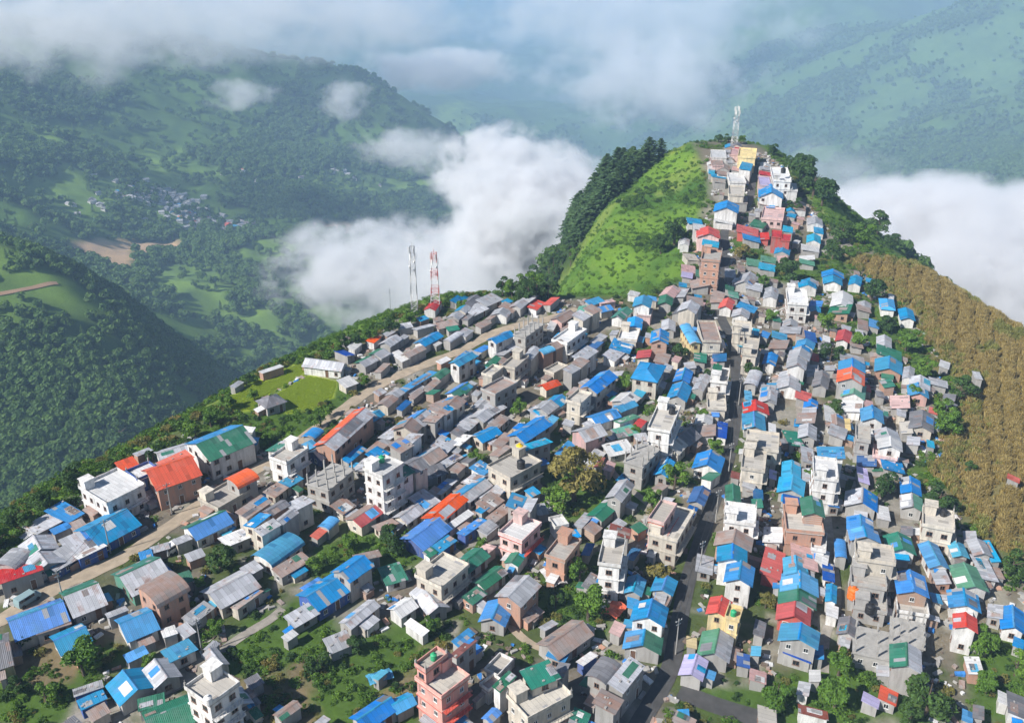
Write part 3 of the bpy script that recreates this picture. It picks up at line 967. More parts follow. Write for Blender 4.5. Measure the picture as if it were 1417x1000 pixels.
# local picture scale on the roof plane
u0,v0,_d=project(hx,hy,hz+hh); u1,v1,_d=project(hx+1,hy,hz+hh); u2,v2,_d=project(hx,hy+1,hz+hh)
HOUSES=[]
for i,r in enumerate(exec_rows):
    J=np.array([[u1[i]-u0[i],u2[i]-u0[i]],[v1[i]-v0[i],v2[i]-v0[i]]])
    im=np.array([math.cos(R(r[8])),-math.sin(R(r[8]))]); w=np.linalg.solve(J,im); w/=np.linalg.norm(w)
    L=r[2]/np.linalg.norm(J@w); v=np.array([-w[1],w[0]]); W=r[3]/np.linalg.norm(J@v)
    g_=1.07 if r[5] in 'gnhl' else 1.04
    L=min(max(L*g_,1.8),24); W=min(max(W*g_,1.6),14)
    if r[5]!='l' and L>2.6*W and W<3: W=L/2.6
    HOUSES.append(dict(i=i,px=r[0],py=r[1],x=hx[i],y=hy[i],z=hz[i],h=float(hh[i]),L=L,W=W,az=math.atan2(w[1],w[0]),roof=r[4],form=r[5],st=r[6],wall=r[7],lm=r[9],area=r[2]*r[3],scale=float(u1[i]-u0[i])))
_new=[]
for h in HOUSES:            # long roofs are really several houses wall to wall
    n=int(round(h['L']/5.2)) if (h['form'] in 'gln' and h['L']>8.2 and not h['lm']) else 1
    if n<2: _new.append(h); continue
    rr=random.Random(h['i']); c,s=math.cos(h['az']),math.sin(h['az']); t=-h['L']/2
    for k in range(n):
        l=h['L']/n*(rr.uniform(.85,1.15) if k<n-1 else 1); l=min(l,h['L']/2-t); m=t+l/2; t+=l
        q=dict(h); q['i']=h['i']+700*(k+1) if k else h['i']; off=rr.uniform(-.5,.5); q['x']=h['x']+c*m-s*off; q['y']=h['y']+s*m+c*off; q['L']=l; q['W']=h['W']*rr.uniform(.82,1.08); q['h']=h['h']+rr.uniform(-.35,.35)
        if k: q['roof']=h['roof'] if rr.random()<.35 else rr.choice(('s','s','t','b','w','S','bs','st','t')); q['form']=rr.choice((h['form'],'g','l')); q['wall']=rr.choice((h['wall'],'n','t','w','k','e'))
        q['az']=h['az']+R(rr.uniform(-4,4)); q['area']=h['area']/n; uu,vv,_q=project(q['x'],q['y'],q['z']+q['h']); q['px'],q['py']=float(uu),float(vv); _new.append(q)
HOUSES=_new
def corners(h,g=0.0):
    c,s=math.cos(h['az']),math.sin(h['az']); a,b=h['L']/2+g,h['W']/2+g
    return [(h['x']+c*u-s*v,h['y']+s*u+c*v) for u,v in ((-a,-b),(a,-b),(a,b),(-a,b))]
for _it in range(6):          # no house stands in a road
    for h in HOUSES:
        cs=corners(h); cx_=np.array([c[0] for c in cs]+[h['x']]); cy_=np.array([c[1] for c in cs]+[h['y']]); s0=near_road(cx_,cy_,only=('dirt_road',)).min()
        if s0<0.05:
            e=1.0; g0=near_road(np.array([h['x']+e,h['x']-e,h['x'],h['x']]),np.array([h['y'],h['y'],h['y']+e,h['y']-e]),only=('dirt_road',)); gx,gy=g0[0]-g0[1],g0[2]-g0[3]; n=math.hypot(gx,gy)+1e-6
            mv=min(0.06-s0,0.9); h['x']+=gx/n*mv; h['y']+=gy/n*mv
_zz=T(np.array([h['x'] for h in HOUSES]),np.array([h['y'] for h in HOUSES]))
for h,z_ in zip(HOUSES,_zz): h['z']=float(z_); h['az']+=R(((h['i']*37)%13-6)*0.9)
def house_sd(x,y):
    best=np.full(np.shape(x),1e9)
    for h in HOUSES:
        c,s=math.cos(h['az']),math.sin(h['az']); dx=x-h['x']; dy=y-h['y']
        a=np.abs(dx*c+dy*s)-h['L']/2; b=np.abs(-dx*s+dy*c)-h['W']/2
        best=np.minimum(best,np.maximum(a,b))
    return best
def window_mesh(w,h,fm):
    m=MB(); t=0.06
    m.box(-w/2,w/2,-0.03,0.02,0,h,1)                       # pane
    for a,b,c,d in ((-w/2-t,-w/2,0,h),(w/2,w/2+t,0,h),(-w/2-t,w/2+t,h,h+t),(-w/2-t,w/2+t,-t,0),(-0.025,0.025,0,h)):
        m.box(a,b,-0.03,0.06,c,d,0)
    m.box(-w/2-0.14,w/2+0.14,-0.03,0.13,-t-0.05,-t,0)
    return m.mesh('window',[fm,GLASS])
WM=[window_mesh(0.72,0.82,FRAMEM),window_mesh(0.65,0.75,FRAMEW),window_mesh(0.95,0.85,FRAMEM)]
def door_mesh(fm):
    m=MB(); m.box(-0.42,0.42,-0.03,0.04,0,1.95,1); m.box(-0.5,-0.42,-0.03,0.08,0,2.03,0); m.box(0.42,0.5,-0.03,0.08,0,2.03,0); m.box(-0.42,0.42,-0.03,0.08,1.95,2.03,0); m.box(0.26,0.31,0.04,0.09,0.95,1.05,0)
    return m.mesh('door',[fm,DOORM])
DM=[door_mesh(FRAMEM),door_mesh(FRAMEW)]
WOOD_M=DOORM
def make_house(h,detail):
    rr=random.Random(h['i']*13+5)
    L,W,H,form,st=h['L'],h['W'],h['h'],h['form'],h['st']
    i=h['i']; H=H+(i%7)*0.035; wm=wallmat(h['wall']); ra=roofmat(h['roof'][0]); rb=roofmat(h['roof'][-1])
    root=empty(h['name'],(h['x'],h['y'],h['z']),h['az'])
    ov=0.45 if min(L,W)>3 else 0.22
    a,b=L/2-ov,W/2-ov; base=-3.0
    wl=MB(); rf=MB()
    if form in 'gn' or form=='h':
        rise=min(W*0.5*math.tan(R(21+ (i%5)*1.6)),2.4) if form!='n' else W*0.22
        if form=='g':
            r0=rise*(b/(W/2))
            P=[(-b,base),(b,base),(b,H),(0,H+r0),(-b,H)]
            n=5; vs=[(-a,p[0],p[1]) for p in P]+[(a,p[0],p[1]) for p in P]
            wl.poly(vs,[tuple(range(n-1,-1,-1)),tuple(range(n,2*n))]+[(k,(k+1)%n,(k+1)%n+n,k+n) for k in range(n)])
            A=L/2; B=W/2; ze=H-rise*(ov/b)*0+0.02-rise*ov/(W/2)*0.0; zr=H+rise+0.09; ze=H+0.09-0.0
            ze=zr-rise-0.0-0.0
            rf.slab([(-A,0.0,zr),(A,0.0,zr),(A,B,ze-0.02),(-A,B,ze-0.02)],0.07,0)
            rf.slab([(-A,-B,ze-0.02),(A,-B,ze-0.02),(A,-0.002,zr),(-A,-0.002,zr)],0.07,1)
            ridge=MB(); ridge.slab([(-A-0.03,-0.2,zr-0.03),(A+0.03,-0.2,zr-0.03),(A+0.03,0,zr+0.05),(-A-0.03,0,zr+0.05)],0.02); ridge.slab([(-A-0.03,0,zr+0.05),(A+0.03,0,zr+0.05),(A+0.03,0.2,zr-0.03),(-A-0.03,0.2,zr-0.03)],0.02)
        elif form=='n':
            N=8; P=[(-b,base)]+[(b,base)]+[(b*math.cos(math.pi*k/N),H+rise*math.sin(math.pi*k/N)*0.93) for k in range(N+1)]
            n=len(P); vs=[(-a,p[0],p[1]) for p in P]+[(a,p[0],p[1]) for p in P]
            wl.poly(vs,[tuple(range(n-1,-1,-1)),tuple(range(n,2*n))]+[(k,(k+1)%n,(k+1)%n+n,k+n) for k in range(n)])
            A=L/2; B=W/2
            for k in range(N):
                t0,t1=math.pi*k/N,math.pi*(k+1)/N
                q=[(B*math.cos(t0),H+0.1+rise*math.sin(t0)),(B*math.cos(t1),H+0.1+rise*math.sin(t1))]
                rf.slab([(-A,q[1][0],q[1][1]),(-A,q[0][0],q[0][1]),(A,q[0][0],q[0][1]),(A,q[1][0],q[1][1])][::-1] if False else [(-A,q[1][0],q[1][1]),(A,q[1][0],q[1][1]),(A,q[0][0],q[0][1]),(-A,q[0][0],q[0][1])][::-1],0.06,0)
            ridge=None
        else:
            wl.box(-a,a,-b,b,base,H); A=L/2; B=W/2; k=max(A-B*0.9,0.3); zr=H+rise+0.1; ze=H+0.05
            rf.slab([(-A,-B,ze),(A,-B,ze),(k,0,zr),(-k,0,zr)],0.07,1); rf.slab([(A,B,ze),(-A,B,ze),(-k,0,zr),(k,0,zr)],0.07,0)
            rf.slab([(A,-B,ze),(A,B,ze),(k,0,zr)],0.07,1); rf.slab([(-A,B,ze),(-A,-B,ze),(-k,0,zr)],0.07,0)
            ridge=MB(); ridge.tube([(-k,0,zr+.02),(k,0,zr+.02)],0.1,5)
    elif form=='l':
        s=math.tan(R(7+(i%4)*2)); A=L/2; B=W/2; z1=H+0.1+B*s*2; z0=H+0.1
        if (i%3)==0: z0,z1=z1,z0
        sl=(z1-z0)/(2*B); f=lambda v: z0+(v+B)*sl
        wl.poly([(-a,-b,base),(a,-b,base),(a,b,base),(-a,b,base),(-a,-b,f(-b)-.075),(a,-b,f(-b)-.075),(a,b,f(b)-.075),(-a,b,f(b)-.075)],[(0,3,2,1),(4,5,6,7),(0,1,5,4),(1,2,6,5),(2,3,7,6),(3,0,4,7)])
        rf.slab([(-A,-B,z0),(A,-B,z0),(A,B,z1),(-A,B,z1)],0.07,0); ridge=None
        # stones and timbers that hold the sheets down
        if detail and L>3:
            ridge=[]
            for k in range(rr.randint(2,4)):
                u=rr.uniform(-A+.3,A-.3); v=rr.uniform(-B+.3,B-.3); q=rr.uniform(.10,.18); ridge.append(MB()); ridge[-1].box(u-q,u+q*1.4,v-q,v+q,f(v)-.02,f(v)+q)
    elif form in 'fu':
        a,b=L/2-0.25,W/2-0.25; wl.box(-a,a,-b,b,base,H)
        for k in range(1,st+1):     # floor slabs that stand out of the wall
            z=k*2.6 if k<st else H
            if k<st: wl.box(-a-0.16,a+0.16,-b-0.16,b+0.16,z-0.14,z+0.06)
        A=L/2; B=W/2; rf.box(-A,A,-B,B,H,H+0.16,0); ridge=None
        rf.box(-A-0.0+0.002,-A+0.14,-B+.002,B-.002,H+0.16,H+0.72,1) ; rf.box(A-0.14,A-0.002,-B+.002,B-.002,H+0.16,H+0.72,1); 
        rf.box(-A+0.14,A-0.14,-B+0.002,-B+0.14,H+0.16,H+0.72,1); rf.box(-A+0.14,A-0.14,B-0.14,B-0.002,H+0.16,H+0.72,1)
        if form=='u': rf=MB(); rf.box(-A,A,-B,B,H,H+0.22,0); wm=CONC
    wall=wl.build('wall',wm,root)
    if form=='f':
        roof=rf.build('roof',[ra if h['roof'][0] not in 'bgroc' else ra,wm],root)
    elif form=='u': roof=rf.build('roof',CONC,root)
    else: roof=rf.build('roof',[ra,rb],root)
    if form in 'gh' and ridge is not None and detail: ridge.build('ridge_cap',ra,roof)
    if form=='l' and ridge is not None: [q.build('roof_stone',CONC,roof) for q in ridge]
    if form=='u':
        nx=max(2,int(L/2.4)+1); ny=max(2,int(W/2.6)+1)
        for p in range(nx):
            for q in range(ny):
                x=-L/2+0.4+(L-0.8)*p/(nx-1); y=-W/2+0.4+(W-0.8)*q/(ny-1); m=MB(); t=1.5+rr.random()*0.9
                m.box(x-.13,x+.13,y-.13,y+.13,H+.22,H+.22+t)
                for e in (-.08,.08): m.tube([(x+e,y+e,H+.2+t),(x+e*1.6,y+e,H+.2+t+rr.uniform(.5,1.1))],0.025,4)
                m.build('column',CONC,root)
    if form=='f' and detail and L*W>26 and h['roof'][0] in 'kwn':
        m=MB(); x=(-L/2+1.3)*(1 if i%2 else -1); y=(W/2-1.3); m.box(x-1.0,x+1.0,y-1.0,y+1.0,H+.16,H+2.2); m.box(x-1.2,x+1.2,y-1.2,y+1.2,H+2.2,H+2.34); m.build('stair_head',wm,root)
    if detail and rr.random()<0.8:       # mismatched sheets and tarpaulins laid over the roof
        for q in range(rr.choice((1,1,2))):
            if form=='g':
                sd_=rr.choice((-1,1)); u0=rr.uniform(-L/2,L/2-1.2); u1=min(L/2-.05,u0+rr.uniform(.9,max(1.0,L*.45))); v0=rr.uniform(0.1,W*.2); v1=min(W/2-.02,v0+rr.uniform(.8,W*.4)); fz=lambda v: zr+0.045-(rise+0.02)*abs(v)/(W/2)
                P4=[(u0,sd_*v0,fz(v0)),(u1,sd_*v0,fz(v0)),(u1,sd_*v1,fz(v1)),(u0,sd_*v1,fz(v1))]
            elif form=='l':
                u0=rr.uniform(-L/2,L/2-1.0); u1=min(L/2-.04,u0+rr.uniform(.8,max(.9,L*.5))); v0=rr.uniform(-W/2+.05,0); v1=min(W/2-.05,v0+rr.uniform(.8,max(.9,W*.6))); P4=[(u0,v0,f(v0)+.045),(u1,v0,f(v0)+.045),(u1,v1,f(v1)+.045),(u0,v1,f(v1)+.045)]
            else: break
            m=MB(); m.slab(P4,0.03); m.build('roof_patch',roofmat(rr.choice('ssttwbbcS' if h['roof'][0] not in 'sSt' else 'bbttwScg')),roof)
    if detail and form!='u':
        for q in range(rr.choice((1,1,2,2)) if L*W>14 else rr.choice((0,1))):   # tin annexes built against the walls
            sx,sy=rr.choice(((1,0),(-1,0),(0,1),(0,-1),(0,-1))); dp=rr.uniform(1.1,2.1); half=(L/2-.25 if sy else W/2-.25); ln=half*rr.uniform(.5,1.0); ce=rr.uniform(-(half-ln/1),(half-ln/1))*.9 if half>ln else 0; off=(b if sy else a)
            ex,ey=(ce,sy*(off+dp/2)) if sy else (sx*(off+dp/2),ce); wx=h['x']+ex*math.cos(h['az'])-ey*math.sin(h['az']); wy=h['y']+ex*math.sin(h['az'])+ey*math.cos(h['az'])
            if near_road(np.array([wx]),np.array([wy]))[0]<dp/2+.3: continue
            hi=min(H-0.25,rr.uniform(1.7,2.3)); lo=hi-0.3; m=MB(); l2=ln/2*1.0
            if hi<1.3: continue
            A4=[(-l2,0.0),(l2,0.0),(l2,dp),(-l2,dp)]
            def tr_(u,v,z): return (ce-u*sy if sy else sx*(off+v), sy*(off+v) if sy else ce+u*sx, z)
            vs=[tr_(u,v,-2.5) for u,v in A4]+[tr_(u,v,(hi if v==0 else lo)-.06) for u,v in A4]
            m.poly(vs,[(0,3,2,1),(4,5,6,7),(0,1,5,4),(1,2,6,5),(2,3,7,6),(3,0,4,7)]); an=m.build('annex',wallmat(rr.choice('nnstwke')),root)
            m=MB(); m.slab([tr_(-l2-.15,0.004,hi+.02),tr_(l2+.15,0.004,hi+.02),tr_(l2+.15,dp+.25,lo),tr_(-l2-.15,dp+.25,lo)],0.05); m.build('annex_roof',roofmat(rr.choice('sssttwbbcSgt')),an)
    if form=='f' and st>=2 and detail:
        for sx in (-1,1):
            for sy in (-1,1):
                if rr.random()<0.3: continue
                m=MB(); x=sx*(L/2-.16); y=sy*(W/2-.16); t=rr.uniform(.75,1.5); m.box(x-.12,x+.12,y-.12,y+.12,H+.16,H+t)
                for e in (-.06,.06): m.tube([(x+e,y+e,H+t-.05),(x+e*1.8,y+e,H+t+rr.uniform(.3,.8))],0.022,4)
                m.build('column_stub',CONC,root)
    if detail:
        cx,cy=-h['x'],-h['y']; n=math.hypot(cx,cy); cx/=n; cy/=n; win=WM[i%3]; isw=h['wall'] in 'wP'
        if isw: win=WM[0] if i%2 else WM[2]
        wa=(a,b); wn=0; dn=0
        for (nx_,ny_,half,off,rz) in ((0,-1,a,b,math.pi),(0,1,a,b,0.0),(1,0,b,a,-math.pi/2),(-1,0,b,a,math.pi/2)):
            gx=nx_*math.cos(h['az'])-ny_*math.sin(h['az']); gy=nx_*math.sin(h['az'])+ny_*math.cos(h['az'])
            if gx*cx+gy*cy<-0.25: continue
            span=2*half; k=int(span/2.3)
            if k<1: k=1 if span>1.7 else 0
            for s in range(st):
                z=s*2.6+(0.95 if H>2.5 else 0.75)
                for q in range(k):
                    t=-half+span*(q+0.5)/k
                    isdoor=(s==0 and q==k//2 and dn<1 and k>=2)
                    me=DM[i%2] if isdoor else win
                    if not isdoor and (span/k<1.5 or (form in 'gl' and rr.random()<0.35)): continue
                    o=bpy.data.objects.new('door' if isdoor else 'window',me); COL.objects.link(o); o.parent=root
                    o.location=(t*(-1 if rz==math.pi else 1) if nx_==0 else nx_*off, ny_*off if nx_==0 else t, 0.0 if isdoor else z); o.rotation_euler=(0,0,rz)
                    if nx_==0: o.location[0]=t
                    if isdoor: dn+=1
        if st>=2 and form=='f' and L>5 and h['wall'] in 'wkPR':
            side=-1
            m=MB(); 
            for s in range(1,st):
                z=s*2.6; m.box(-a,a,-b-0.95,-b-0.165,z-0.12,z); m.box(-a,a,-b-0.95,-b-0.88,z+0.78,z+0.84); 
                for q in range(int(2*a/0.6)+1): m.box(-a+q*0.6,-a+q*0.6+0.05,-b-0.94,-b-0.89,z,z+0.78)
            m.build('balcony',REDP if h['wall'] in 'PR' else wm,root)
        if h['wall'] in 'PR' and form=='f' and st>=2:
            m=MB()
            for s in range(1,st+1):
                z=s*2.6 if s<st else H; m.box(-a-0.19,a+0.19,-b-0.19,b+0.19,z-0.24,z-0.145)
            m.box(-L/2-.03,L/2+.03,-W/2-.03,W/2+.03,H+0.5,H+0.74) if False else None
            m.build('painted_band',REDP,root)
    return root
_r=np.random.default_rng(77); _n=5200; _x=_r.uniform(-150,190,_n); _y=_r.uniform(85,400,_n)
_g=np.min([poly_sd(_x,_y,P) for P in GARDENS+[FIELD]+RICE],axis=0); _d=poly_sd(_x,_y,POLY); _ok=(_g>2)&(_d<-5)&(near_road(_x,_y)>1.6); _x,_y=_x[_ok],_y[_ok]; _s=house_sd(_x,_y); _ok=(_s>1.25)&(_s<4.5); _x,_y=_x[_ok],_y[_ok]
_pick=[]
for a,b in zip(_x,_y):
    if all((a-c)**2+(b-e)**2>14 for c,e in _pick): _pick.append((a,b))
_pick=_pick[:125]; _px=np.array(_pick); _z=T(_px[:,0],_px[:,1]); _u,_v,_dz=project(_px[:,0],_px[:,1],_z+1.8)
for k,(a,b) in enumerate(_pick):
    near=min(HOUSES,key=lambda g:(g['x']-a)**2+(g['y']-b)**2); sc=FPX/_dz[k]; L=2.4+1.6*_r.random(); W=1.8+1.0*_r.random()
    if not (-40<_u[k]<1460 and _v[k]<1040): continue
    HOUSES.append(dict(i=2000+k,px=float(_u[k]),py=float(_v[k]),x=a,y=b,z=float(_z[k]),h=1.9,L=L,W=W,az=near['az']+R(_r.uniform(-12,12)),roof='sstSbtsswcgp'[int(_r.integers(12))],form='l',st=1,wall='nnstek'[int(_r.integers(6))],lm=None,area=L*W*sc*sc*.6,scale=float(sc)))
order=sorted(HOUSES,key=lambda h:-h['area'])
for h in HOUSES: h['shed']=(h['form']=='l' and h['st']==1 and h['L']*h['W']<26)
houses=[h for h in order if not h['shed']]; sheds=[h for h in order if h['shed']]
print('N houses',len(houses),'sheds',len(sheds))
# ------------------------------------------------------------------ descriptions
CN={'b':'blue','B':'dark blue','c':'light blue','g':'green','G':'pale green','r':'red','o':'orange','s':'silver grey','S':'dark grey','w':'white','t':'brown rusty','m':'maroon','p':'pink','P':'lilac','k':'cream','n':'bare concrete','y':'yellow'}
WN={'w':'white','k':'cream','y':'yellow','e':'brick','n':'grey','u':'blue','P':'pink','p':'pink','R':'red banded','r':'red','g':'green','B':'navy','t':'timber','c':'turquoise','s':'grey'}
def col_of(h):
    a,b=h['roof'][0],h['roof'][-1]
    if a==b: return CN[a]
    return CN[a].split()[-1]+' and '+CN[b].split()[-1]
def kind_phrase(h):
    c=col_of(h); f=h['form']
    if f=='g': return c+' gable'
    if f=='n': return 'curved '+c+' roof'
    if f=='h': return 'hipped '+c+' roof'
    if f=='u': return 'unfinished slab with bare columns'
    if f=='f': return (WN[h['wall']]+' flat-roofed '+('house' if h['st']<2 else {2:'two-storey block',3:'three-storey block',4:'four-storey block'}.get(h['st'])))
    return c+(' lean-to' if h['shed'] else ' sloping roof')
def short(h): return h['lm'] or kind_phrase(h)
landm=[h for h in HOUSES if h['lm'] and len(h['lm'].replace('-',' ').split())<=7]
def rel(a,b):
    """where a stands as seen past b"""
    dx=a['px']-b['px']; dy=a['py']-b['py']
    if abs(dx)>abs(dy)*1.3: return 'right of' if dx>0 else 'left of'
    return 'in front of' if dy>0 else 'behind'
used={}
def neigh(h,pool,n): return sorted((g for g in pool if g is not h),key=lambda g:math.hypot(g['px']-h['px'],1.25*(g['py']-h['py'])))[:n]
def wallbit(h): return '' if h['form'] in 'fu' else ' on '+WN[h['wall']]+' walls'
def label_house(h):
    if h['lm']:
        c=[h['lm'],h['lm']+', '+str(h['st'])+' storeys']
        if len(h['lm'].split())>=4: 
            used[h['lm']]=1; return h['lm']
        used[h['lm']+' of a hill town house']=1; return h['lm']+' of a hill town house'
    k=kind_phrase(h); ls=neigh(h,landm,4); ns=neigh(h,HOUSES,6)
    size='small ' if h['area']<350 else ('large ' if h['area']>1300 else '')
    cands=[]
    for l in ls[:2]: 
        for n in ns[:4]:
            if n is l or n['lm']: continue
            r=rel(h,n); r={'right of':'beside','left of':'beside'}.get(r,r)
            r2=rel(h,l); r3={'right of':'near','left of':'near'}.get(r2,r2)
            cands+= [size+k+' '+r+' a '+kind_phrase(n)+', '+r3+' the '+l['lm'], size+k+' '+r+' a '+kind_phrase(n)+', '+r2+' the '+l['lm'], size+k+wallbit(h)+' '+r+' a '+kind_phrase(n)+', '+r2+' the '+l['lm']]
    for l in ls[:3]:
        for m in ls[:4]:
            if l is not m: cands.append(size+k+' between the '+l['lm']+' and '+m['lm'])
    best=None
    for c in cands:
        if len(c.replace('-',' ').split())<=16 and c not in used: best=c; break
    if best is None:
        for l in ls:
            for n in ns:
                for m in ns:
                    c=size+k+wallbit(h)+' beside '+kind_phrase(n)+' and '+kind_phrase(m)+', '+rel(h,l)+' the '+l['lm']
                    if n is not m and c not in used and len(c.replace('-',' ').split())<=16: best=c; break
                if best: break
            if best: break
    if best is None:
        for l in ls:
          for c in (size+k+wallbit(h)+' '+rel(h,l)+' the '+l['lm'],size+k+' '+rel(h,l)+' the '+l['lm'],k+' next to '+kind_phrase(ns[0])+' by the '+l['lm']):
            if best is None and c not in used and len(c.replace('-',' ').split())<=16: best=c
    best=best or (k+' beside the '+ls[0]['lm'])
    used[best]=1; return best
MAXH,MAXS=312,306
for h in houses[:MAXH]: h['name']={'f':'flat_roofed_house','u':'unfinished_building'}.get(h['form'],'metal_roofed_house')
for h in sheds: h['name']='lean_to_shed'
for h in houses[MAXH:]: h['name']='metal_roofed_house'
keep=houses[:MAXH]+sheds[:MAXS]
for h in keep:
    lab=label_house(h)
    root=make_house(h,h['area']>330)
    cat='building' if h['form']=='u' else ('shed' if h['shed'] else ('building' if h['form']=='f' and h['st']>2 else 'house'))
    tag(root,lab,cat,'small lean-to sheds packed between the houses' if h['shed'] else 'houses of the hilltop town'); h['root']=root
rest=houses[MAXH:]+sheds[MAXS:]
if rest:
    mb=MB(); mats=[]
    def mi(m):
        if m not in mats: mats.append(m)
        return mats.index(m)
    for h in rest:
        c,s=math.cos(h['az']),math.sin(h['az']); A,B,H=h['L']/2,h['W']/2,h['h']
        P=lambda u,v,z:(h['x']+c*u-s*v,h['y']+s*u+c*v,h['z']+z)
        a,b=A-.15,B-.15; wmi=mi(wallmat(h['wall'])); rmi=mi(roofmat(h['roof'][0]))
        mb.poly([P(-a,-b,-2),P(a,-b,-2),P(a,b,-2),P(-a,b,-2),P(-a,-b,H),P(a,-b,H),P(a,b,H),P(-a,b,H)],[(0,3,2,1),(4,5,6,7),(0,1,5,4),(1,2,6,5),(2,3,7,6),(3,0,4,7)],wmi)
        if h['form'] in 'gnh':
            r_=B*.42; r2=mi(roofmat(h['roof'][-1])); mb.slab([P(-A,-.002,H+.1+r_),P(A,0,H+.1+r_),P(A,B,H+.08),P(-A,B,H+.08)],.07,rmi); mb.slab([P(-A,-B,H+.08),P(A,-B,H+.08),P(A,-.004,H+.1+r_),P(-A,-.004,H+.1+r_)],.07,r2)
            for e in (-a,a): mb.face([P(e,-b,H),P(e,b,H),P(e,0,H+r_)],wmi)
        elif h['form'] in 'fu': mb.poly([P(-A,-B,H+.004),P(A,-B,H+.004),P(A,B,H+.004),P(-A,B,H+.004),P(-A,-B,H+.5),P(A,-B,H+.5),P(A,B,H+.5),P(-A,B,H+.5),],[(0,1,5,4),(1,2,6,5),(2,3,7,6),(3,0,4,7)],wmi); mb.slab([P(-A,-B,H+.2),P(A,-B,H+.2),P(A,B,H+.2),P(-A,B,H+.2)],.15,rmi)
        else: mb.slab([P(-A,-B,H+.1),P(A,-B,H+.1),P(A,B,H+.1+B*.25),P(-A,B,H+.1+B*.25)],.07,rmi)
    o=mb.build('small_outbuildings',mats); tag(o,'scattered tiny sheds tucked between the larger roofs of the town','sheds',kind='stuff')
print('H',len(houses),'S',len(sheds),'kept',len(keep),'rest',len(rest),'labels',len(used))
# ------------------------------------------------------------------ foliage
def leafmat(name,c1,c2,br=0.25):
    m=NT(name); rd=m.rnd(); n=m.noise(0.7,2,m.pos())
    f=m.math('ADD',m.math('MULTIPLY',rd,0.55),m.math('MULTIPLY',n,0.5)); base=m.mix(f,c1,c2)
    w=m.n.new('ShaderNodeTexWhiteNoise'); g=m.n.new('ShaderNodeNewGeometry'); w.noise_dimensions='1D'; m.lk(g.outputs['Random Per Island'],w.inputs['W'])
    base=m.mix(1.0,base,m_rgb(m,m.math('MULTIPLY_ADD',w.outputs[0],0.7,0.65)),'MULTIPLY')
    m.color(base); rough(m,0.65); m.b.inputs['Specular IOR Level'].default_value=0.25
    tr=m.node('ShaderNodeBsdfTranslucent'); m.lk(base,tr.inputs[0]); mx=m.n.new('ShaderNodeMixShader'); mx.inputs[0].default_value=br
    m.lk(m.b.outputs[0],mx.inputs[1]); m.lk(tr.outputs[0],mx.inputs[2]); m.lk(mx.outputs[0],m.out.inputs[0]); return m.mat
LEAF=leafmat('leaves_green',(0.065,0.15,0.020),(0.15,0.26,0.035))
LEAFD=leafmat('leaves_dark',(0.030,0.075,0.020),(0.075,0.14,0.030))
LEAFY=leafmat('leaves_autumn',(0.15,0.17,0.04),(0.25,0.20,0.06))
NEEDLE=leafmat('pine_needles',(0.050,0.110,0.042),(0.105,0.175,0.062),0.28)
FARLEAF=leafmat('far_forest_leaves',(0.052,0.115,0.028),(0.135,0.225,0.050),0.38)
STRAW=leafmat('dry_stalks',(0.33,0.26,0.095),(0.50,0.39,0.15),0.42)
STRAWG=leafmat('green_stalks',(0.22,0.25,0.06),(0.34,0.32,0.10),0.4)
RICEM=leafmat('bright_grass',(0.36,0.48,0.05),(0.46,0.56,0.08),0.5)
BARK=simple('bark',(0.12,0.09,0.065),0.95,0,0.4,3)
def leaves_at(V,F,pts,nrm,size,rs):
    """one small bent leaf clump card per point"""
    n=len(pts); a=rs.normal(size=(n,3)); u=np.cross(nrm,a); u/=np.linalg.norm(u,axis=1,keepdims=True)+1e-9; w=np.cross(nrm,u)
    sz=size*(0.6+0.8*rs.random((n,1)))
    q=np.stack([pts-u*sz,pts-w*sz*0.55+nrm*sz*0.15,pts+u*sz,pts+w*sz*0.55+nrm*sz*0.15],1).reshape(-1,3)
    b=len(V); V.extend(map(tuple,q)); F.extend([(b+4*i,b+4*i+1,b+4*i+2,b+4*i+3) for i in range(n)])
def crown_mesh(seed,n,lobes,leaf,size=0.085,flat=0.85):
    """unit crown: lobes of leaf cards, radius about 1, centred on the origin"""
    rs=np.random.default_rng(seed); V=[];F=[]
    for k in range(lobes):
        th=rs.uniform(0,2*math.pi); rr=0.62*math.sqrt(rs.random()); zz=rs.uniform(-0.55,0.62)
        c=np.array([rr*math.cos(th),rr*math.sin(th),zz*flat]); r=rs.uniform(0.24,0.42)*(1-0.25*max(zz,0))
        m=int(n/lobes); d=rs.normal(size=(m,3)); d/=np.linalg.norm(d,axis=1,keepdims=True); d[:,2]=np.where(d[:,2]<-0.35,-d[:,2],d[:,2])
        p=c+d*r*(0.72+0.36*rs.random((m,1)))*np.array([1,1,0.8]); nn=d+0.55*rs.normal(size=(m,3)); nn/=np.linalg.norm(nn,axis=1,keepdims=True)
        leaves_at(V,F,p,nn,size,rs)
    me=bpy.data.meshes.new('crown'); me.from_pydata(V,[],F); me.materials.append(leaf); me.update(); return me
def trunk_mesh(seed):
    """unit trunk: from -1.6 up into the crown at +0.3, with limbs"""
    rs=random.Random(seed); m=MB(); m.tube([(0,0,-2.0),(0.03,0.02,-1.1),(0.0,0.04,-0.3),(0.03,0,0.35)],0.095,6,r2=0.03)
    for k in range(5):
        t=rs.uniform(0,6.28); z=rs.uniform(-0.7,0.0); r=rs.uniform(.4,.62); m.tube([(0,0,z),(r*.5*math.cos(t),r*.5*math.sin(t),z+.22),(r*math.cos(t),r*math.sin(t),z+.55)],0.04,4,r2=0.012)
    return m.mesh('trunk',BARK)
CROWNS={'L':[crown_mesh(s,1500,10,LEAF) for s in (1,2,3)],'D':[crown_mesh(s,1500,10,LEAFD) for s in (4,5,6)],'Y':[crown_mesh(s,1700,11,LEAFY,0.075) for s in (7,)]}
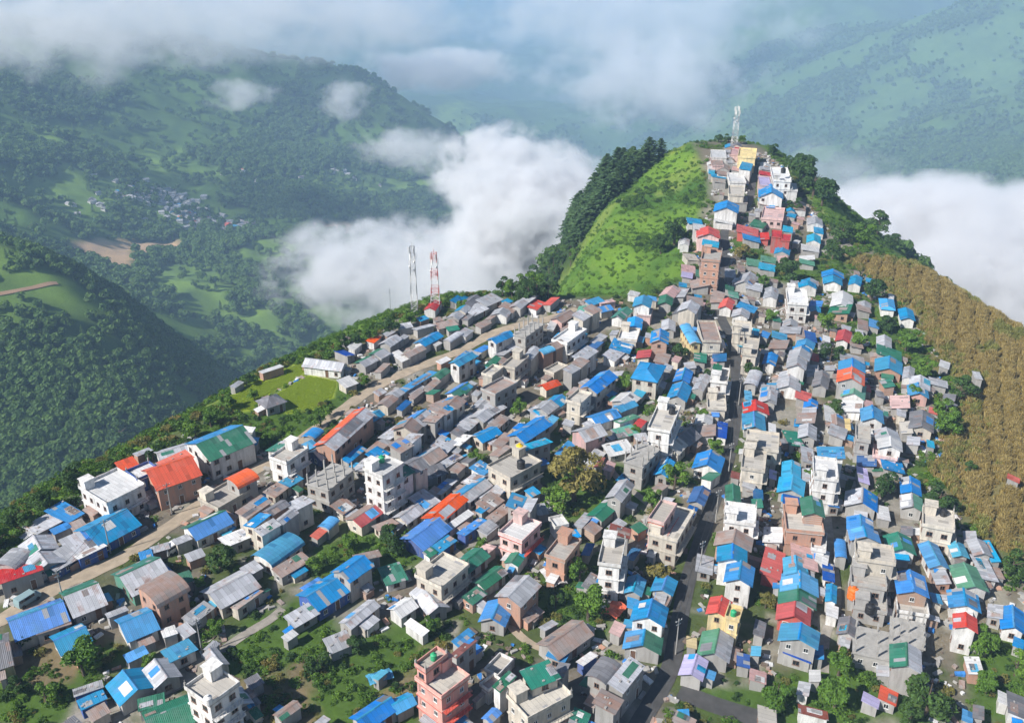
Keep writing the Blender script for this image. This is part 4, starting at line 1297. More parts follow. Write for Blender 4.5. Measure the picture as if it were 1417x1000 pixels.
TRUNKS=[trunk_mesh(s) for s in (1,2,3)]
def pine_mesh(seed,leaf):
    rs=np.random.default_rng(seed); V=[];F=[]
    lev=15
    for k in range(lev):
        t=k/(lev-1); z=0.14+0.86*t; R0=0.22*(1-t)**0.65+0.02; R0*=rs.uniform(.75,1.2); nb=int(9-4*t)
        for j in range(nb):
            a=6.283*(j+rs.random())/nb; m=5
            for q in range(m):
                f=(q+0.7)/m; p=np.array([[R0*f*math.cos(a),R0*f*math.sin(a),z-0.05*f+rs.normal()*0.006]])
                leaves_at(V,F,p,np.array([[rs.normal()*.4,rs.normal()*.4,1.0]])/1.1,0.042,rs)
    me=bpy.data.meshes.new('crown'); me.from_pydata(V,[],F); me.materials.append(leaf); me.update(); return me
PINES=[pine_mesh(s,NEEDLE) for s in (1,2,3)]
ptr=MB(); ptr.tube([(0,0,-0.08),(0,0,0.9)],0.014,5,r2=0.004); PTR=ptr.mesh('trunk',BARK)
tcount=[0]
def tree(x,y,rad,kind,label,height=None,group=None,cat='tree',name='broadleaf_tree'):
    z=float(T(np.array([x]),np.array([y]))[0]); i=tcount[0]; tcount[0]+=1
    hgt=height or rad*2.2
    root=empty(name,(x,y,z),(i*2.4)%6.28)
    c=link(bpy.data.objects.new('crown',CROWNS[kind][i%len(CROWNS[kind])]),root); s=rad
    c.location=(0,0,hgt-rad*0.85); c.scale=(s*(1+.1*math.sin(i*3)),s*(1-.1*math.sin(i*5)),s*0.95)
    t=link(bpy.data.objects.new('trunk',TRUNKS[i%3]),root); k=(hgt-rad*.85)/1.6; t.location=(0,0,hgt-rad*0.85); t.scale=(s*.9,s*.9,max(k,0.5)) 
    tag(root,label,cat,group); return root
# px,py of the crown, radius in picture px, kind, look
TREES='''302 771 21 D|112 914 27 L|274 800 9 L|302 857 14 L|482 745 13 L|541 745 19 D|437 768 13 L|658 628 11 L|668 745 10 L|495 885 14 D|599 858 14 L|439 908 15 D|795 676 38 Y|770 690 20 L|904 684 15 L|934 660 18 L|988 612 12 L|972 568 10 L|802 789 18 L|815 839 26 L|769 822 10 D|912 788 17 Y|1062 822 11 Y|1163 914 20 L|1077 957 21 L|1158 962 24 L|1285 968 28 D|1262 985 18 D|1367 888 21 L|1370 940 19 L|1410 914 18 L|1402 780 20 D|1227 669 18 D|1204 682 11 L|1301 689 20 D|1311 587 20 L|1308 570 16 L|1141 447 15 L|1151 486 14 D|1207 404 17 D|1230 446 13 D|1255 474 17 L|1286 509 15 L|1067 437 11 L|1158 560 12 D|1331 540 18 D|865 528 12 L|1042 508 11 D|942 487 13 D|720 560 12 L|1027 347 11 Y|1095 380 18 D|1056 386 10 L|934 328 20 D|915 340 14 D|165 600 17 D|100 660 20 D|62 690 18 D|135 668 12 L|25 715 18 D|-5 745 18 L|240 640 9 L|210 622 10 D|268 590 13 L|290 575 13 L|312 552 12 L|340 520 9 D|640 420 9 L|566 440 12 L|540 453 13 D|512 462 12 L|484 470 13 D|462 478 11 L|595 418 8 D|1070 207 9 D|1112 245 22 D|1126 262 20 D|1095 225 10 D|995 188 6 D|1009 188 6 D|1026 190 6 L|1138 274 19 D|1216 317 19 D|1233 338 13 D|1198 326 15 L|1167 324 15 D|1153 347 14 D|1178 345 9 L|1100 282 10 D|350 540 8 L|395 605 12 L|442 575 11 L|372 600 9 L|500 520 9 L|455 560 9 L|35 870 13 D|60 955 17 L|20 940 14 D|205 905 12 L|725 400 15 D|745 385 14 D|985 512 9 D|1270 540 12 L|1188 470 12 L|1120 650 8 L|1010 690 8 D|845 735 9 L|880 590 8 L|1345 640 9 D'''
trs=[t.split() for t in TREES.split('|')]
tpx=np.array([float(t[0]) for t in trs]); tpy=np.array([float(t[1]) for t in trs]); tr=np.array([float(t[2]) for t in trs])
sx_,sy_,sz_,_=hit(tpx,tpy,3.0)
us,vs_,_=project(sx_,sy_,sz_+3); ue,ve,_=project(sx_+1,sy_,sz_+3)
for i,t in enumerate(trs):
    rad=1.3*tr[i]/float(ue[i]-us[i]); h=dict(px=tpx[i],py=tpy[i]); near=sorted(HOUSES,key=lambda g:math.hypot(g['px']-h['px'],1.2*(g['py']-h['py'])))[:5]; lm=sorted(landm,key=lambda g:math.hypot(g['px']-h['px'],1.2*(g['py']-h['py'])))[:2]
    kk={'L':'leafy green tree','D':'dark green tree','Y':'browning tree'}[t[3]]; size='tall spreading ' if tr[i]>19 else ('small ' if tr[i]<11 else '')
    lab=None
    for l in lm:
        for n in near:
            r=rel(h,n); c=size+kk+' '+{'right of':'beside','left of':'beside'}.get(r,r)+' a '+kind_phrase(n)+', '+{'right of':'near','left of':'near'}.get(rel(h,l),rel(h,l))+' the '+l['lm']
            c2=size+kk+' '+r+' a '+kind_phrase(n)+', '+rel(h,l)+' the '+l['lm']
            for q in (c,c2):
                if q not in used and len(q.replace('-',' ').split())<=16: lab=q; break
            if lab: break
        if lab: break
    lab=lab or size+kk+' '+rel(h,near[0])+' the '+lm[0]['lm']; used[lab]=1
    tree(sx_[i],sy_[i],rad,t[3],lab,height=max(rad*1.75,3.4),group='trees growing between the houses')
def inpoly_samples(P,n,seed,mind=0):
    P=np.array(P); rs=np.random.default_rng(seed); out=[]; lo=P.min(0); hi=P.max(0)
    c=lo+(hi-lo)*rs.random((n*30,2)); c=c[poly_sd(c[:,0],c[:,1],list(map(tuple,P)))<0]
    for p in c:
        if all((p[0]-q[0])**2+(p[1]-q[1])**2>mind*mind for q in out): out.append(p)
        if len(out)>=n: break
    return np.array(out)
pp=inpoly_samples(PINE_PX,115,5,7.0); fx,fy,fz,_=hit(pp[:,0]+2,pp[:,1]+12,0)
for i,(x,y,z) in enumerate(zip(fx,fy,fz)):
    if i%4==1:
        tree(x,y,2.6+1.2*((i*.618)%1),'D','dark round-crowned tree standing among the conifers on the far flank of the hill',height=7.5,group='round trees among the conifers'); continue
    hgt=8.5+3.5*((i*0.618)%1); root=empty('pine_tree',(x,y,z),i*1.3); c=link(bpy.data.objects.new('crown',PINES[i%3]),root); t=link(bpy.data.objects.new('trunk',PTR),root)
    for q in (c,t): q.scale=(hgt*(2.0+.5*((i*.37)%1)),hgt*2.2,hgt*.92)
    tag(root,'dark green conifer in the dense stand on the steep far flank of the hill','pine tree','conifers in a dense stand on the hill')
pp=inpoly_samples(BROAD_PX,46,6,9); fx,fy,fz,_=hit(pp[:,0],pp[:,1],2)
for i,(x,y) in enumerate(zip(fx,fy)): tree(x,y,2.1+1.5*((i*.618)%1),'D' if i%3 else 'L','bushy round tree on the lower wooded flank of the hill, below the conifers',group='round trees on the lower flank of the hill')
# ------------------------------------------------------------------ scattered growth (stuff)
def scatter(name,srcs,xyz,scl,rot,var,label):
    me=bpy.data.meshes.new(name); n=len(xyz); me.vertices.add(n); me.vertices.foreach_set('co',np.asarray(xyz,np.float32).ravel())
    for k,v,ty in (('scl',scl,'FLOAT'),('rot',rot,'FLOAT'),('var',var,'INT')):
        a=me.attributes.new(k,ty,'POINT'); a.data.foreach_set('value',np.asarray(v,np.float32 if ty=='FLOAT' else np.int32))
    o=bpy.data.objects.new(name,me); COL.objects.link(o)
    g=bpy.data.node_groups.new(name,'GeometryNodeTree'); g.interface.new_socket('Geometry',in_out='INPUT',socket_type='NodeSocketGeometry'); g.interface.new_socket('Geometry',in_out='OUTPUT',socket_type='NodeSocketGeometry')
    gi=g.nodes.new('NodeGroupInput'); go=g.nodes.new('NodeGroupOutput'); jn=g.nodes.new('GeometryNodeJoinGeometry')
    def attr(nm,ty): a=g.nodes.new('GeometryNodeInputNamedAttribute'); a.data_type=ty; a.inputs['Name'].default_value=nm; return a.outputs[0]
    s=attr('scl','FLOAT'); r=attr('rot','FLOAT'); cx=g.nodes.new('ShaderNodeCombineXYZ'); g.links.new(r,cx.inputs[2]); vr=attr('var','INT')
    for k,src in enumerate(srcs):
        oi=g.nodes.new('GeometryNodeObjectInfo'); oi.inputs['Object'].default_value=src; oi.inputs['As Instance'].default_value=True; oi.transform_space='ORIGINAL'
        ip=g.nodes.new('GeometryNodeInstanceOnPoints'); g.links.new(gi.outputs[0],ip.inputs['Points']); g.links.new(oi.outputs['Geometry'],ip.inputs['Instance'])
        cm=g.nodes.new('FunctionNodeCompare'); cm.data_type='INT'; cm.operation='EQUAL'; g.links.new(vr,cm.inputs[2]); cm.inputs[3].default_value=k; g.links.new(cm.outputs[0],ip.inputs['Selection'])
        g.links.new(cx.outputs[0],ip.inputs['Rotation']); g.links.new(s,ip.inputs['Scale']); g.links.new(ip.outputs[0],jn.inputs[0])
    g.links.new(jn.outputs[0],go.inputs[0]); md=o.modifiers.new('scatter','NODES'); md.node_group=g
    tag(o,label,name.replace('_',' '),kind='stuff'); return o
def bush_mesh(seed,leaf,n=260,size=0.13):
    rs=np.random.default_rng(seed); V=[];F=[]
    for k in range(6):
        c=np.array([rs.uniform(-.5,.5),rs.uniform(-.5,.5),rs.uniform(.15,.55)]); m=n//6; d=rs.normal(size=(m,3)); d/=np.linalg.norm(d,axis=1,keepdims=True); d[:,2]=abs(d[:,2])*1.0-0.2
        p=c+d*rs.uniform(.3,.55)*(0.75+.35*rs.random((m,1))); nn=d+.6*rs.normal(size=(m,3)); nn/=np.linalg.norm(nn,axis=1,keepdims=True); leaves_at(V,F,p,nn,size,rs)
    me=bpy.data.meshes.new('bush'); me.from_pydata(V,[],F); me.materials.append(leaf); me.update(); return me
def tuft_mesh(seed,leaf,n=46,h=1.0,spread=0.35,w=0.05):
    rs=np.random.default_rng(seed); V=[];F=[]
    for k in range(n):
        a=rs.uniform(0,6.28); r=spread*math.sqrt(rs.random()); x,y=r*math.cos(a),r*math.sin(a); b=rs.uniform(0,6.28); ln=h*rs.uniform(.55,1.0); le=ln*rs.uniform(.1,.5); c=rs.uniform(0,6.28); wx,wy=w*math.cos(c),w*math.sin(c)
        q=len(V); tx,ty=x+le*math.cos(b),y+le*math.sin(b)
        V+= [(x-wx,y-wy,-.1),(x+wx,y+wy,-.1),(x+.5*(tx-x)+wx,y+.5*(ty-y)+wy,ln*.7),(x+.5*(tx-x)-wx,y+.5*(ty-y)-wy,ln*.7),(tx,ty,ln*(.95 if k%2 else .75))]; F+=[(q,q+1,q+2,q+3),(q+3,q+2,q+4)]
    me=bpy.data.meshes.new('tuft'); me.from_pydata(V,[],F); me.materials.append(leaf); me.update(); return me
def place(name,me,px_,py_,sc,label,cat):
    x,y,z,_=hit([px_],[py_],0.0,tmax=3000,step=3); o=bpy.data.objects.new(name,me); COL.objects.link(o); o.location=(x[0],y[0],z[0]); o.scale=(sc,)*3; tag(o,label,cat); return o
b1=place('bush',bush_mesh(1,LEAF),480,905,1.3,'round green bush standing in the overgrown garden by the red tower','bush')
b2=place('bush',bush_mesh(2,LEAFD),430,935,1.5,'dark green bush low in the overgrown garden at the bottom','bush')
b3=place('bush',bush_mesh(3,LEAFY,240),380,925,1.2,'yellow-brown dry bush in the overgrown garden at the bottom','bush')
rs=np.random.default_rng(3)
# ground growth: choose points over the town and its rim
N=150000; x=rs.uniform(-190,260,N); y=rs.uniform(70,470,N); d=poly_sd(x,y,POLY)
u_,v_,dz=project(x,y,np.zeros(N)); vis=(dz>0)&(u_>-120)&(u_<1540)&(v_>140)&(v_<1080)
x,y,d=x[vis],y[vis],d[vis]
hs=house_sd(x,y); rd_=near_road(x,y); fld=poly_sd(x,y,FIELD); rc=np.minimum(poly_sd(x,y,RICE[0]),poly_sd(x,y,RICE[1])); gd=np.min([poly_sd(x,y,P) for P in GARDENS],axis=0); pin=poly_sd(x,y,PINEP)
nz=fbm(x,y,16,4)
prob=np.zeros(len(x))
prob=np.where((d<0),np.clip((nz+0.18)*0.95,0.02,0.42),prob); prob=np.where(gd<0,0.9+0.6*nz,prob); prob=np.where((d>-8)&(d<16)&(u_[vis]<760),1.0,prob); prob=np.where((d>-4)&(d<26)&(u_[vis]>1060)&(v_[vis]<350),0.6,prob)
prob=np.where((fld>0)&(fld<9)&(hs>.8),0.9,prob); prob=np.where((d>=0)&(d<140)&(y>240)&(prob==0),0.48+1.5*np.clip(fbm(x,y,26,4)-.12,0,1),prob)
ok=(hs>0.7)&(rd_>0.5)&(fld>0)&(rc>0.5)&(rs.random(len(x))<prob*0.55)
x,y,d,gd,nz=x[ok],y[ok],d[ok],gd[ok],nz[ok]; z=T(x,y); n=len(x); print('bushes',n)
fl=(d>0)&(y>240)
var=np.where(rs.random(n)<0.16,2,np.where(rs.random(n)<0.36,1,0)); var=np.where(fl,np.where((fbm(x,y,26,4)>.30)&(rs.random(n)<.5),1,0),var)
scatter('undergrowth',[b1,b2,b3],np.stack([x,y,z-0.1],1),np.where(fl,np.where(fbm(x,y,26,4)>.30,.7+1.3*rs.random(n),.35+1.0*rs.random(n)**2),np.where(d<-6,0.4+1.1*rs.random(n)**1.5,0.6+1.5*rs.random(n)**1.4)),rs.uniform(0,6.28,n),var,'green shrubs and weeds between the houses and along the rim')
# dry crop on the eastern slope, in ranks running away from the camera
t1=place('dry_crop_plant',tuft_mesh(1,STRAW),1300,480,3.2,'tall straw-coloured crop plant among the brown field on the slope','plant')
t2=place('dry_crop_plant',tuft_mesh(2,STRAWG),1260,560,2.6,'greenish crop plant at the town side of the brown field','plant')
FP=np.array(FIELD); N=95000; x=rs.uniform(FP[:,0].min(),FP[:,0].max(),N); y=rs.uniform(FP[:,1].min(),FP[:,1].max(),N)
rank=np.sin((x*0.93-y*0.36)*2*math.pi/4.6+fbm(x,y,13,4)*3.4); f=poly_sd(x,y,FIELD)+fbm(x,y,12,3)*6; ok=(f<0)&(house_sd(x,y)>1)&((rank>-0.6)|(rs.random(N)<.3)); x,y,f,rank=x[ok],y[ok],f[ok],rank[ok]; n=len(x); print('crop',n)
gl=fbm(x,y,24,3)
scatter('dry_crop',[t1,t2],np.stack([x,y,T(x,y)],1),(1.1+1.1*rs.random(n))*(0.92+0.26*rank),rs.uniform(0,6.28,n),np.where((gl>0.12)|(f>-5)&(rs.random(n)<.5),1,0),'straw-brown crop in ranks over the slope beyond the town')
t3=place('grass_tuft',tuft_mesh(3,RICEM,40,0.6,.5,.04),410,545,1.2,'bright green grass tuft in the terraced field by the grey barn','plant')
xs=[];
for P in RICE:
    P_=np.array(P); q=P_.min(0)+(P_.max(0)-P_.min(0))*rs.random((14000,2)); q=q[(poly_sd(q[:,0],q[:,1],P)<-0.2)&(house_sd(q[:,0],q[:,1])>.4)]; xs.append(q[:4200])
q=np.vstack(xs); n=len(q); scatter('field_grass',[t3],np.stack([q[:,0],q[:,1],T(q[:,0],q[:,1])],1),0.28+.22*rs.random(n),rs.uniform(0,6.28,n),np.zeros(n),'bright green grass crop in two terraced plots')
# far forest
def far_tree(seed):
    rs=np.random.default_rng(seed); V=[];F=[]
    for k in range(4):
        c=np.array([rs.uniform(-.3,.3),rs.uniform(-.3,.3),.45+.4*rs.random()]); m=16; d=rs.normal(size=(m,3)); d/=np.linalg.norm(d,axis=1,keepdims=True); d[:,2]=abs(d[:,2])-.15
        leaves_at(V,F,c+d*.33,d,0.22,rs)
    me=bpy.data.meshes.new('crown'); me.from_pydata(V,[],F); me.materials.append(FARLEAF); me.update(); return me
f1=place('valley_tree',far_tree(1),60,560,9,'rounded tree in the forest on the shaded valley side','tree')
f2m=pine_mesh(9,FARLEAF); f2=place('valley_tree',f2m,215,560,15,'pointed tree in the forest above the dark ravine','tree')
N=330000; rr=np.sqrt(rs.uniform(430**2,4700**2,N)); rr=np.where(rs.random(N)<.62,rs.uniform(430,2700,N),rr); aa=rs.uniform(R(-38),R(38),N); x=rr*np.sin(aa); y=rr*np.cos(aa)
mw=sstep(-0.14,0.22,fbm(x,y,260,4)+0.35*fbm(x+900,y,60,4)-0.02)*.9
mw=mw*(1-sstep(20,-20,poly_sd(x,y,BGWOOD)+fbm(x,y,60,3)*50))
for P in BGMEADOW: mw=np.maximum(mw,sstep(30,-30,poly_sd(x,y,P)+fbm(x,y,50,4)*45)*(.93+.3*fbm(x,y,40,4)))
for P in SCARS: mw=np.maximum(mw,sstep(6,-6,poly_sd(x,y,P)))
ok=(rs.random(N)<np.clip(1-1.25*mw,.05,.9)*np.clip(0.75+1.2*fbm(x,y,90,3),.15,1))&(poly_sd(x,y,POLY)>60); x,y=x[ok],y[ok]; td=np.min([np.hypot(x-a,y-b) for a,b in TRACK[::4]],axis=0); sc_=np.min([poly_sd(x,y,P) for P in SCARS],axis=0); ok=(td>11)&(sc_>14); x,y=x[ok],y[ok]; z=T(x,y); u_,v_,dz=project(x,y,z); ok=(u_>-150)&(u_<1560)&(v_>-60)&(v_<1000); x,y,z=x[ok],y[ok],z[ok]; n=len(x); print('forest',n)
dist=np.hypot(x,y); scatter('valley_forest',[f1,f2],np.stack([x,y,z-.5],1),np.where(dist<1200,5+5*rs.random(n),8+8*rs.random(n)),rs.uniform(0,6.28,n),(rs.random(n)<.25).astype(int),'forest covering the valley sides far below the town')
import re as _re
_bad=[(len(_re.findall(r"[A-Za-z0-9][A-Za-z0-9'\u2019-]*",h['root']['label'])),h['root']['label']) for h in keep]
0 and print('BAD',[b for b in _bad if b[0]>14][:6])
# ------------------------------------------------------------------ village across the valley
x,y,z,_=hit([150,200,235,262,290,310,190,345,410,480],[285,272,282,296,312,318,268,243,245,240],0,tmax=4000,step=8,t0=500)
mb=MB(); rs=np.random.default_rng(8); mats=[roofmat('s'),roofmat('S'),wallmat('w'),roofmat('b'),roofmat('o')]
cnt=[12,18,50,64,66,50,16,10,14,10]
for cx,cy,c in zip(x,y,cnt):
    for k in range(c):
        px_=cx+rs.normal()*26; py_=cy+rs.normal()*30; pz=float(T(np.array([px_]),np.array([py_]))[0]); L=rs.uniform(4,7); W=rs.uniform(3,5); a=rs.uniform(0,3.1); ca,sa=math.cos(a),math.sin(a)
        P=lambda u,v,w:(px_+ca*u-sa*v,py_+sa*u+ca*v,pz+w)
        mb.poly([P(-L,-W,-3),P(L,-W,-3),P(L,W,-3),P(-L,W,-3),P(-L,-W,4),P(L,-W,4),P(L,W,4),P(-L,W,4)],[(0,1,5,4),(1,2,6,5),(2,3,7,6),(3,0,4,7)],2)
        mm=int(rs.choice([0,0,0,1,3,4],p=[.3,.2,.2,.2,.06,.04])); mb.slab([P(-L-.5,-W-.5,4),P(L+.5,-W-.5,4),P(L+.5,0,6),P(-L-.5,0,6)],.2,mm); mb.slab([P(-L-.5,0,6),P(L+.5,0,6),P(L+.5,W+.5,4),P(-L-.5,W+.5,4)],.2,mm)
tag(mb.build('distant_village',mats),'tiny grey roofed village on the slope across the valley','village',kind='stuff')
L_=TRACK; V=[]
for i in range(len(L_)):
    d=L_[min(i+1,len(L_)-1)]-L_[max(i-1,0)]; d/=np.linalg.norm(d); q=np.array([-d[1],d[0]])
    for s in (-1.8,1.8): p=L_[i]+q*s; V.append((p[0],p[1]))
V=np.array(V); zz=T(V[:,0],V[:,1])+0.9; mb=MB(); mb.poly([(a,b,c) for (a,b),c in zip(V,zz)],[(2*i+2,2*i+3,2*i+1,2*i) for i in range(len(L_)-1)]); tag(mb.build('valley_road',simple('red_earth',(0.38,0.24,0.15),0.95)),kind='structure')
# ------------------------------------------------------------------ lattice masts
def mast(name,bx,by,topy,w0,w1,m1,m2,label,bands=6,hut=False):
    x,y,z,_=hit([bx],[by],0.0); x,y,z=x[0],y[0],z[0]
    # height so that the tip meets the picture row topy
    lo,hi=2.0,60.0
    for _i in range(40):
        md=(lo+hi)/2; pv=project(x,y,z+md)[1]
        if pv>topy: lo=md
        else: hi=md
    H=lo; root=empty(name,(x,y,z)); tag(root,label,'mast','telecom masts of the town')
    def wd(t): return (w0+(w1-w0)*t)/2
    for sx,sy in ((-1,-1),(1,-1),(1,1),(-1,1)):
        m=MB()
        for k in range(bands):
            t0,t1=k/bands,(k+1)/bands; m.tube([(sx*wd(t0),sy*wd(t0),H*t0-(0.5 if k==0 else 0)),(sx*wd(t1),sy*wd(t1),H*t1)],0.07,4,m=k%2)
        m.build('leg',[m1,m2],root)
    n=bands*2
    for f,(a,b) in enumerate((((-1,-1),(1,-1)),((1,-1),(1,1)),((1,1),(-1,1)),((-1,1),(-1,-1)))):
        m=MB()
        for k in range(n):
            t0,t1=k/n,(k+1)/n; w_0,w_1=wd(t0),wd(t1); mi_=(k//2)%2
            m.tube([(a[0]*w_0,a[1]*w_0,H*t0),(b[0]*w_1,b[1]*w_1,H*t1)],0.03,4,m=mi_); m.tube([(b[0]*w_0,b[1]*w_0,H*t0),(a[0]*w_1,a[1]*w_1,H*t1)],0.03,4,m=mi_); m.tube([(a[0]*w_1,a[1]*w_1,H*t1),(b[0]*w_1,b[1]*w_1,H*t1)],0.05,4,m=mi_)
        m.build('lattice',[m1,m2],root)
    for k in range(6):
        a=k*1.05; m=MB(); r=w1/2+0.45; c,s=math.cos(a),math.sin(a); zz=H*(0.95 if k%2 else 0.86)
        m.box(-0.16,0.16,-0.09,0.09,-0.9,0.9); m.tube([(0,0,-0.4),(0,-0.45,-0.4)],0.04,4); o=m.build('antenna',WHITEP,root); o.location=(r*c,r*s,zz); o.rotation_euler=(0,0,a-math.pi/2)
    for k in range(3):
        m=MB(); m.lathe([(0.0,0.25),(0.32,0.25),(0.36,0.2),(0.36,0.0),(0.0,0.0)],14); o=m.build('dish',WHITEP,root); a=1.2+2.1*k; o.location=((w1/2+.3)*math.cos(a),(w1/2+.3)*math.sin(a),H*(.62+.08*k)); o.rotation_euler=(0,math.pi/2,a)
    m=MB(); m.tube([(0,0,H*0.97),(0,0,H+1.2)],0.05,5); m.build('lightning_rod',m1,root); return root
mast('lattice_mast',603,430,350,2.6,1.5,REDP,WHITEP,'red and white banded lattice mast beside the small red hut',7)
mast('lattice_mast',574,432,341,1.9,1.2,STEEL,WHITEP,'pale grey lattice mast rising over the rim bushes',7)
mast('lattice_mast',1016,200,148,2.4,1.6,WHITEP,STEEL,'white lattice mast on the summit of the hill',5)
x,y,z,_=hit([541],[436],0); root=empty('thin_mast',(x[0],y[0],z[0])); m=MB(); m.tube([(0,0,-.3),(0,0,8.5)],0.09,6,r2=0.04); m.build('pole',STEEL,root); m=MB(); m.box(-.5,.5,-.04,.04,7.6,7.7); m.box(-.3,.3,-.04,.04,6.9,7.0); m.build('crossbar',STEEL,root); tag(root,'thin bare metal mast at the rim beyond the bushes','mast')
# ------------------------------------------------------------------ tanks, poles, vehicles
def top_of(px_,py_):
    """roof surface under a picture point: nearest house, its height"""
    h=min(HOUSES,key=lambda g:math.hypot(g['px']-px_,g['py']-py_)); return h
def tank(px_,py_,hh_,mat,r,label,stand=0.0,fx=None):
    x,y,z,_=hit([px_],[py_],hh_+r); root=empty('water_tank',(x[0],y[0],z[0]+hh_)); m=MB(); H=r*2.1
    m.lathe([(0,0),(r*.96,0),(r,.05),(r,H*.3),(r*.96,H*.33),(r,H*.36),(r,H*.62),(r*.96,H*.65),(r,H*.68),(r,H*.88),(r*.6,H*1.02),(r*.28,H*1.06),(r*.28,H*1.12),(0,H*1.12)],16); o=m.build('tank_shell',mat,root,smooth=False); 
    m=MB(); m.lathe([(0,H*1.12),(r*.34,H*1.12),(r*.34,H*1.2),(0,H*1.22)],12); m.build('lid',mat,root)
    if stand:
        m=MB()
        for a,b in ((-1,-1),(1,-1),(1,1),(-1,1)): m.tube([(a*r*.8,b*r*.8,-stand),(a*r*.7,b*r*.7,0)],0.06,4)
        m.box(-r,r,-r,r,-.08,-.003); m.build('stand',STEEL,root); root.location[2]+=stand
    tag(root,label,'water tank','water tanks on the roofs'); return root
YEL=simple('yellow_plastic',(0.75,0.50,0.02),0.5,0,.1); ORG=simple('orange_plastic',(0.70,0.16,0.02),0.5,0,.1); GRN=simple('green_plastic',(0.03,0.36,0.16),0.5,0,.1)
tank(719,623,5.5,YEL,0.8,'yellow water tank on the roof of the cream block',0.5)
tank(721,642,5.4,BLACKP,0.85,'black water tank below the yellow one on the cream block')
tank(1181,820,2.9,ORG,1.0,'orange water tank on the concrete terrace of the ruined shell')
tank(600,908,10.8,GRN,0.5,'green water tank on the roof of the red and white tower')
tank(1015,848,5.5,GRN,0.5,'green water tank behind the parapet of the yellow house')
tank(528,635,10.7,GRN,0.6,'green water tank on the roof of the tall white house')
tank(1306,709,5.5,BLACKP,0.65,'black water tank on the big cream house near the field')
tank(1150,671,5.4,BLACKP,0.6,'black water tank by the white three-storey house in the east')
tank(1204,842,2.9,BLACKP,0.8,'black water tank low on the ruined concrete terrace')
tank(288,968,8.2,WHITEP,0.6,'white water tank on the brown terrace of the white block')
tank(930,568,8.2,BLACKP,0.7,'black water tank on the white block with open terrace')
tank(1084,236,11.0,BLACKP,0.9,'black water tank on the tall white block of the hill')
tank(993,507,5.6,GRN,0.5,'green water tank on the white house next to the lane')
WIRE=BLACKP
def pole(px_,py_,h,label):
    x,y,z,_=hit([px_],[py_],0); root=empty('utility_pole',(x[0],y[0],z[0]),0.6); m=MB(); m.tube([(0,0,-.4),(0,0,h)],0.14,7,r2=0.08); m.build('pole',CONC,root)
    m=MB(); m.box(-.7,.7,-.05,.05,h-.5,h-.4); m.box(-.5,.5,-.05,.05,h-1.2,h-1.1); m.build('crossarm',STEEL,root)
    for a in (-.6,0,.6):
        m=MB(); m.lathe([(0,0),(.06,0),(.04,.08),(.06,.12),(0,.2)],8,c=(a,0,h-.4)); m.build('insulator',WHITEP,root)
    tag(root,label,'utility pole','utility poles along the lanes'); return root,(x[0],y[0],z[0]+h-.3)
PL=[(935,905,'utility pole at the lower end of the paved lane'),(968,795,'utility pole by the big blue roof on the paved lane'),(990,722,'utility pole beside the two-tier cream block on the lane'),(1008,655,'utility pole by the long concrete block on the lane'),(1022,560,'utility pole by the broken red roof on the lane'),(1021,490,'utility pole near the slim cream tower on the lane'),
 (153,765,'utility pole in front of the blue-walled hall'),(238,712,'utility pole below the orange-red double roof by the dirt road'),(280,905,'utility pole behind the tall white block with brown terrace'),(90,838,'utility pole beside the long blue roof and dirt road')]
tops=[pole(a,b,7.5,c)[1] for a,b,c in PL]
def cable(a,b,label,sag=0.6):
    a,b=np.array(a),np.array(b); m=MB()
    for off in (-.5,.5):
        P=[tuple(a+(b-a)*t+np.array([off,0,-sag*4*t*(1-t)])) for t in np.linspace(0,1,9)]; m.tube(P,0.03,4)
    o=m.build('overhead_cable',WIRE); tag(o,label,'cable','cables strung between the poles')
for i in range(5): cable(tops[i],tops[i+1],'black cables between the poles '+['at the lower end of the lane','beside the big blue roof','over the two-tier cream block','past the long concrete block','towards the slim cream tower'][i])
cable(tops[6],tops[7],'black cables over the dirt road by the blue-walled hall'); cable(tops[9],tops[6],'black cables over the dirt road by the red mono-pitch roof')
def van(px_,py_,az,body,label,name='minibus',cat='minibus'):
    x,y,z,_=hit([px_],[py_],0.9); root=empty(name,(x[0],y[0],z[0]+.1),az); tag(root,label,cat)
    m=MB(); P=[(-2.1,.35),(2.1,.35),(2.15,.95),(1.55,1.15),(1.15,1.85),(-1.95,1.9),(-2.1,1.2)]; n=len(P)
    m.poly([(a,-.8,b) for a,b in P]+[(a,.8,b) for a,b in P],[tuple(range(n)),tuple(range(2*n-1,n-1,-1))]+[(k,k+n,(k+1)%n+n,(k+1)%n) for k in range(n)]); m.build('body',body,root)
    for sx in (-1.35,1.35):
        for sy in (-.78,.78):
            w=MB(); w.lathe([(0,-.1),(.33,-.1),(.33,.1),(0,.1)],14); o=w.build('wheel',BLACKP,root); o.location=(sx,sy,.33); o.rotation_euler=(math.pi/2,0,0)
    m=MB(); m.poly([(1.56,-.7,1.17),(1.56,.7,1.17),(1.19,.7,1.8),(1.19,-.7,1.8)],[(0,1,2,3)]); m.build('windscreen',GLASS,root)
    for sy in (-1,1):
        m=MB(); m.box(-1.8,.95,sy*.8-.012*1,sy*.8+.012,1.2,1.7); m.build('side_window',GLASS,root)
        m=MB(); m.box(2.1,2.17,sy*.55-.15,sy*.55+.15,.7,.85); m.build('headlight',FRAMEW,root)
WV=simple('white_car_paint',(0.75,0.75,0.75),0.3,0,.05); TV=simple('teal_truck_paint',(0.25,0.36,0.38),0.4,0,.1)
va=math.atan2(tops[7][1]-tops[6][1],tops[7][0]-tops[6][0])
van(240,757,va,WV,'white minibus parked at the edge of the dirt road'); van(38,828,va,TV,'grey-green van on the dirt road below the red mono-pitch roof','parked_van','van')
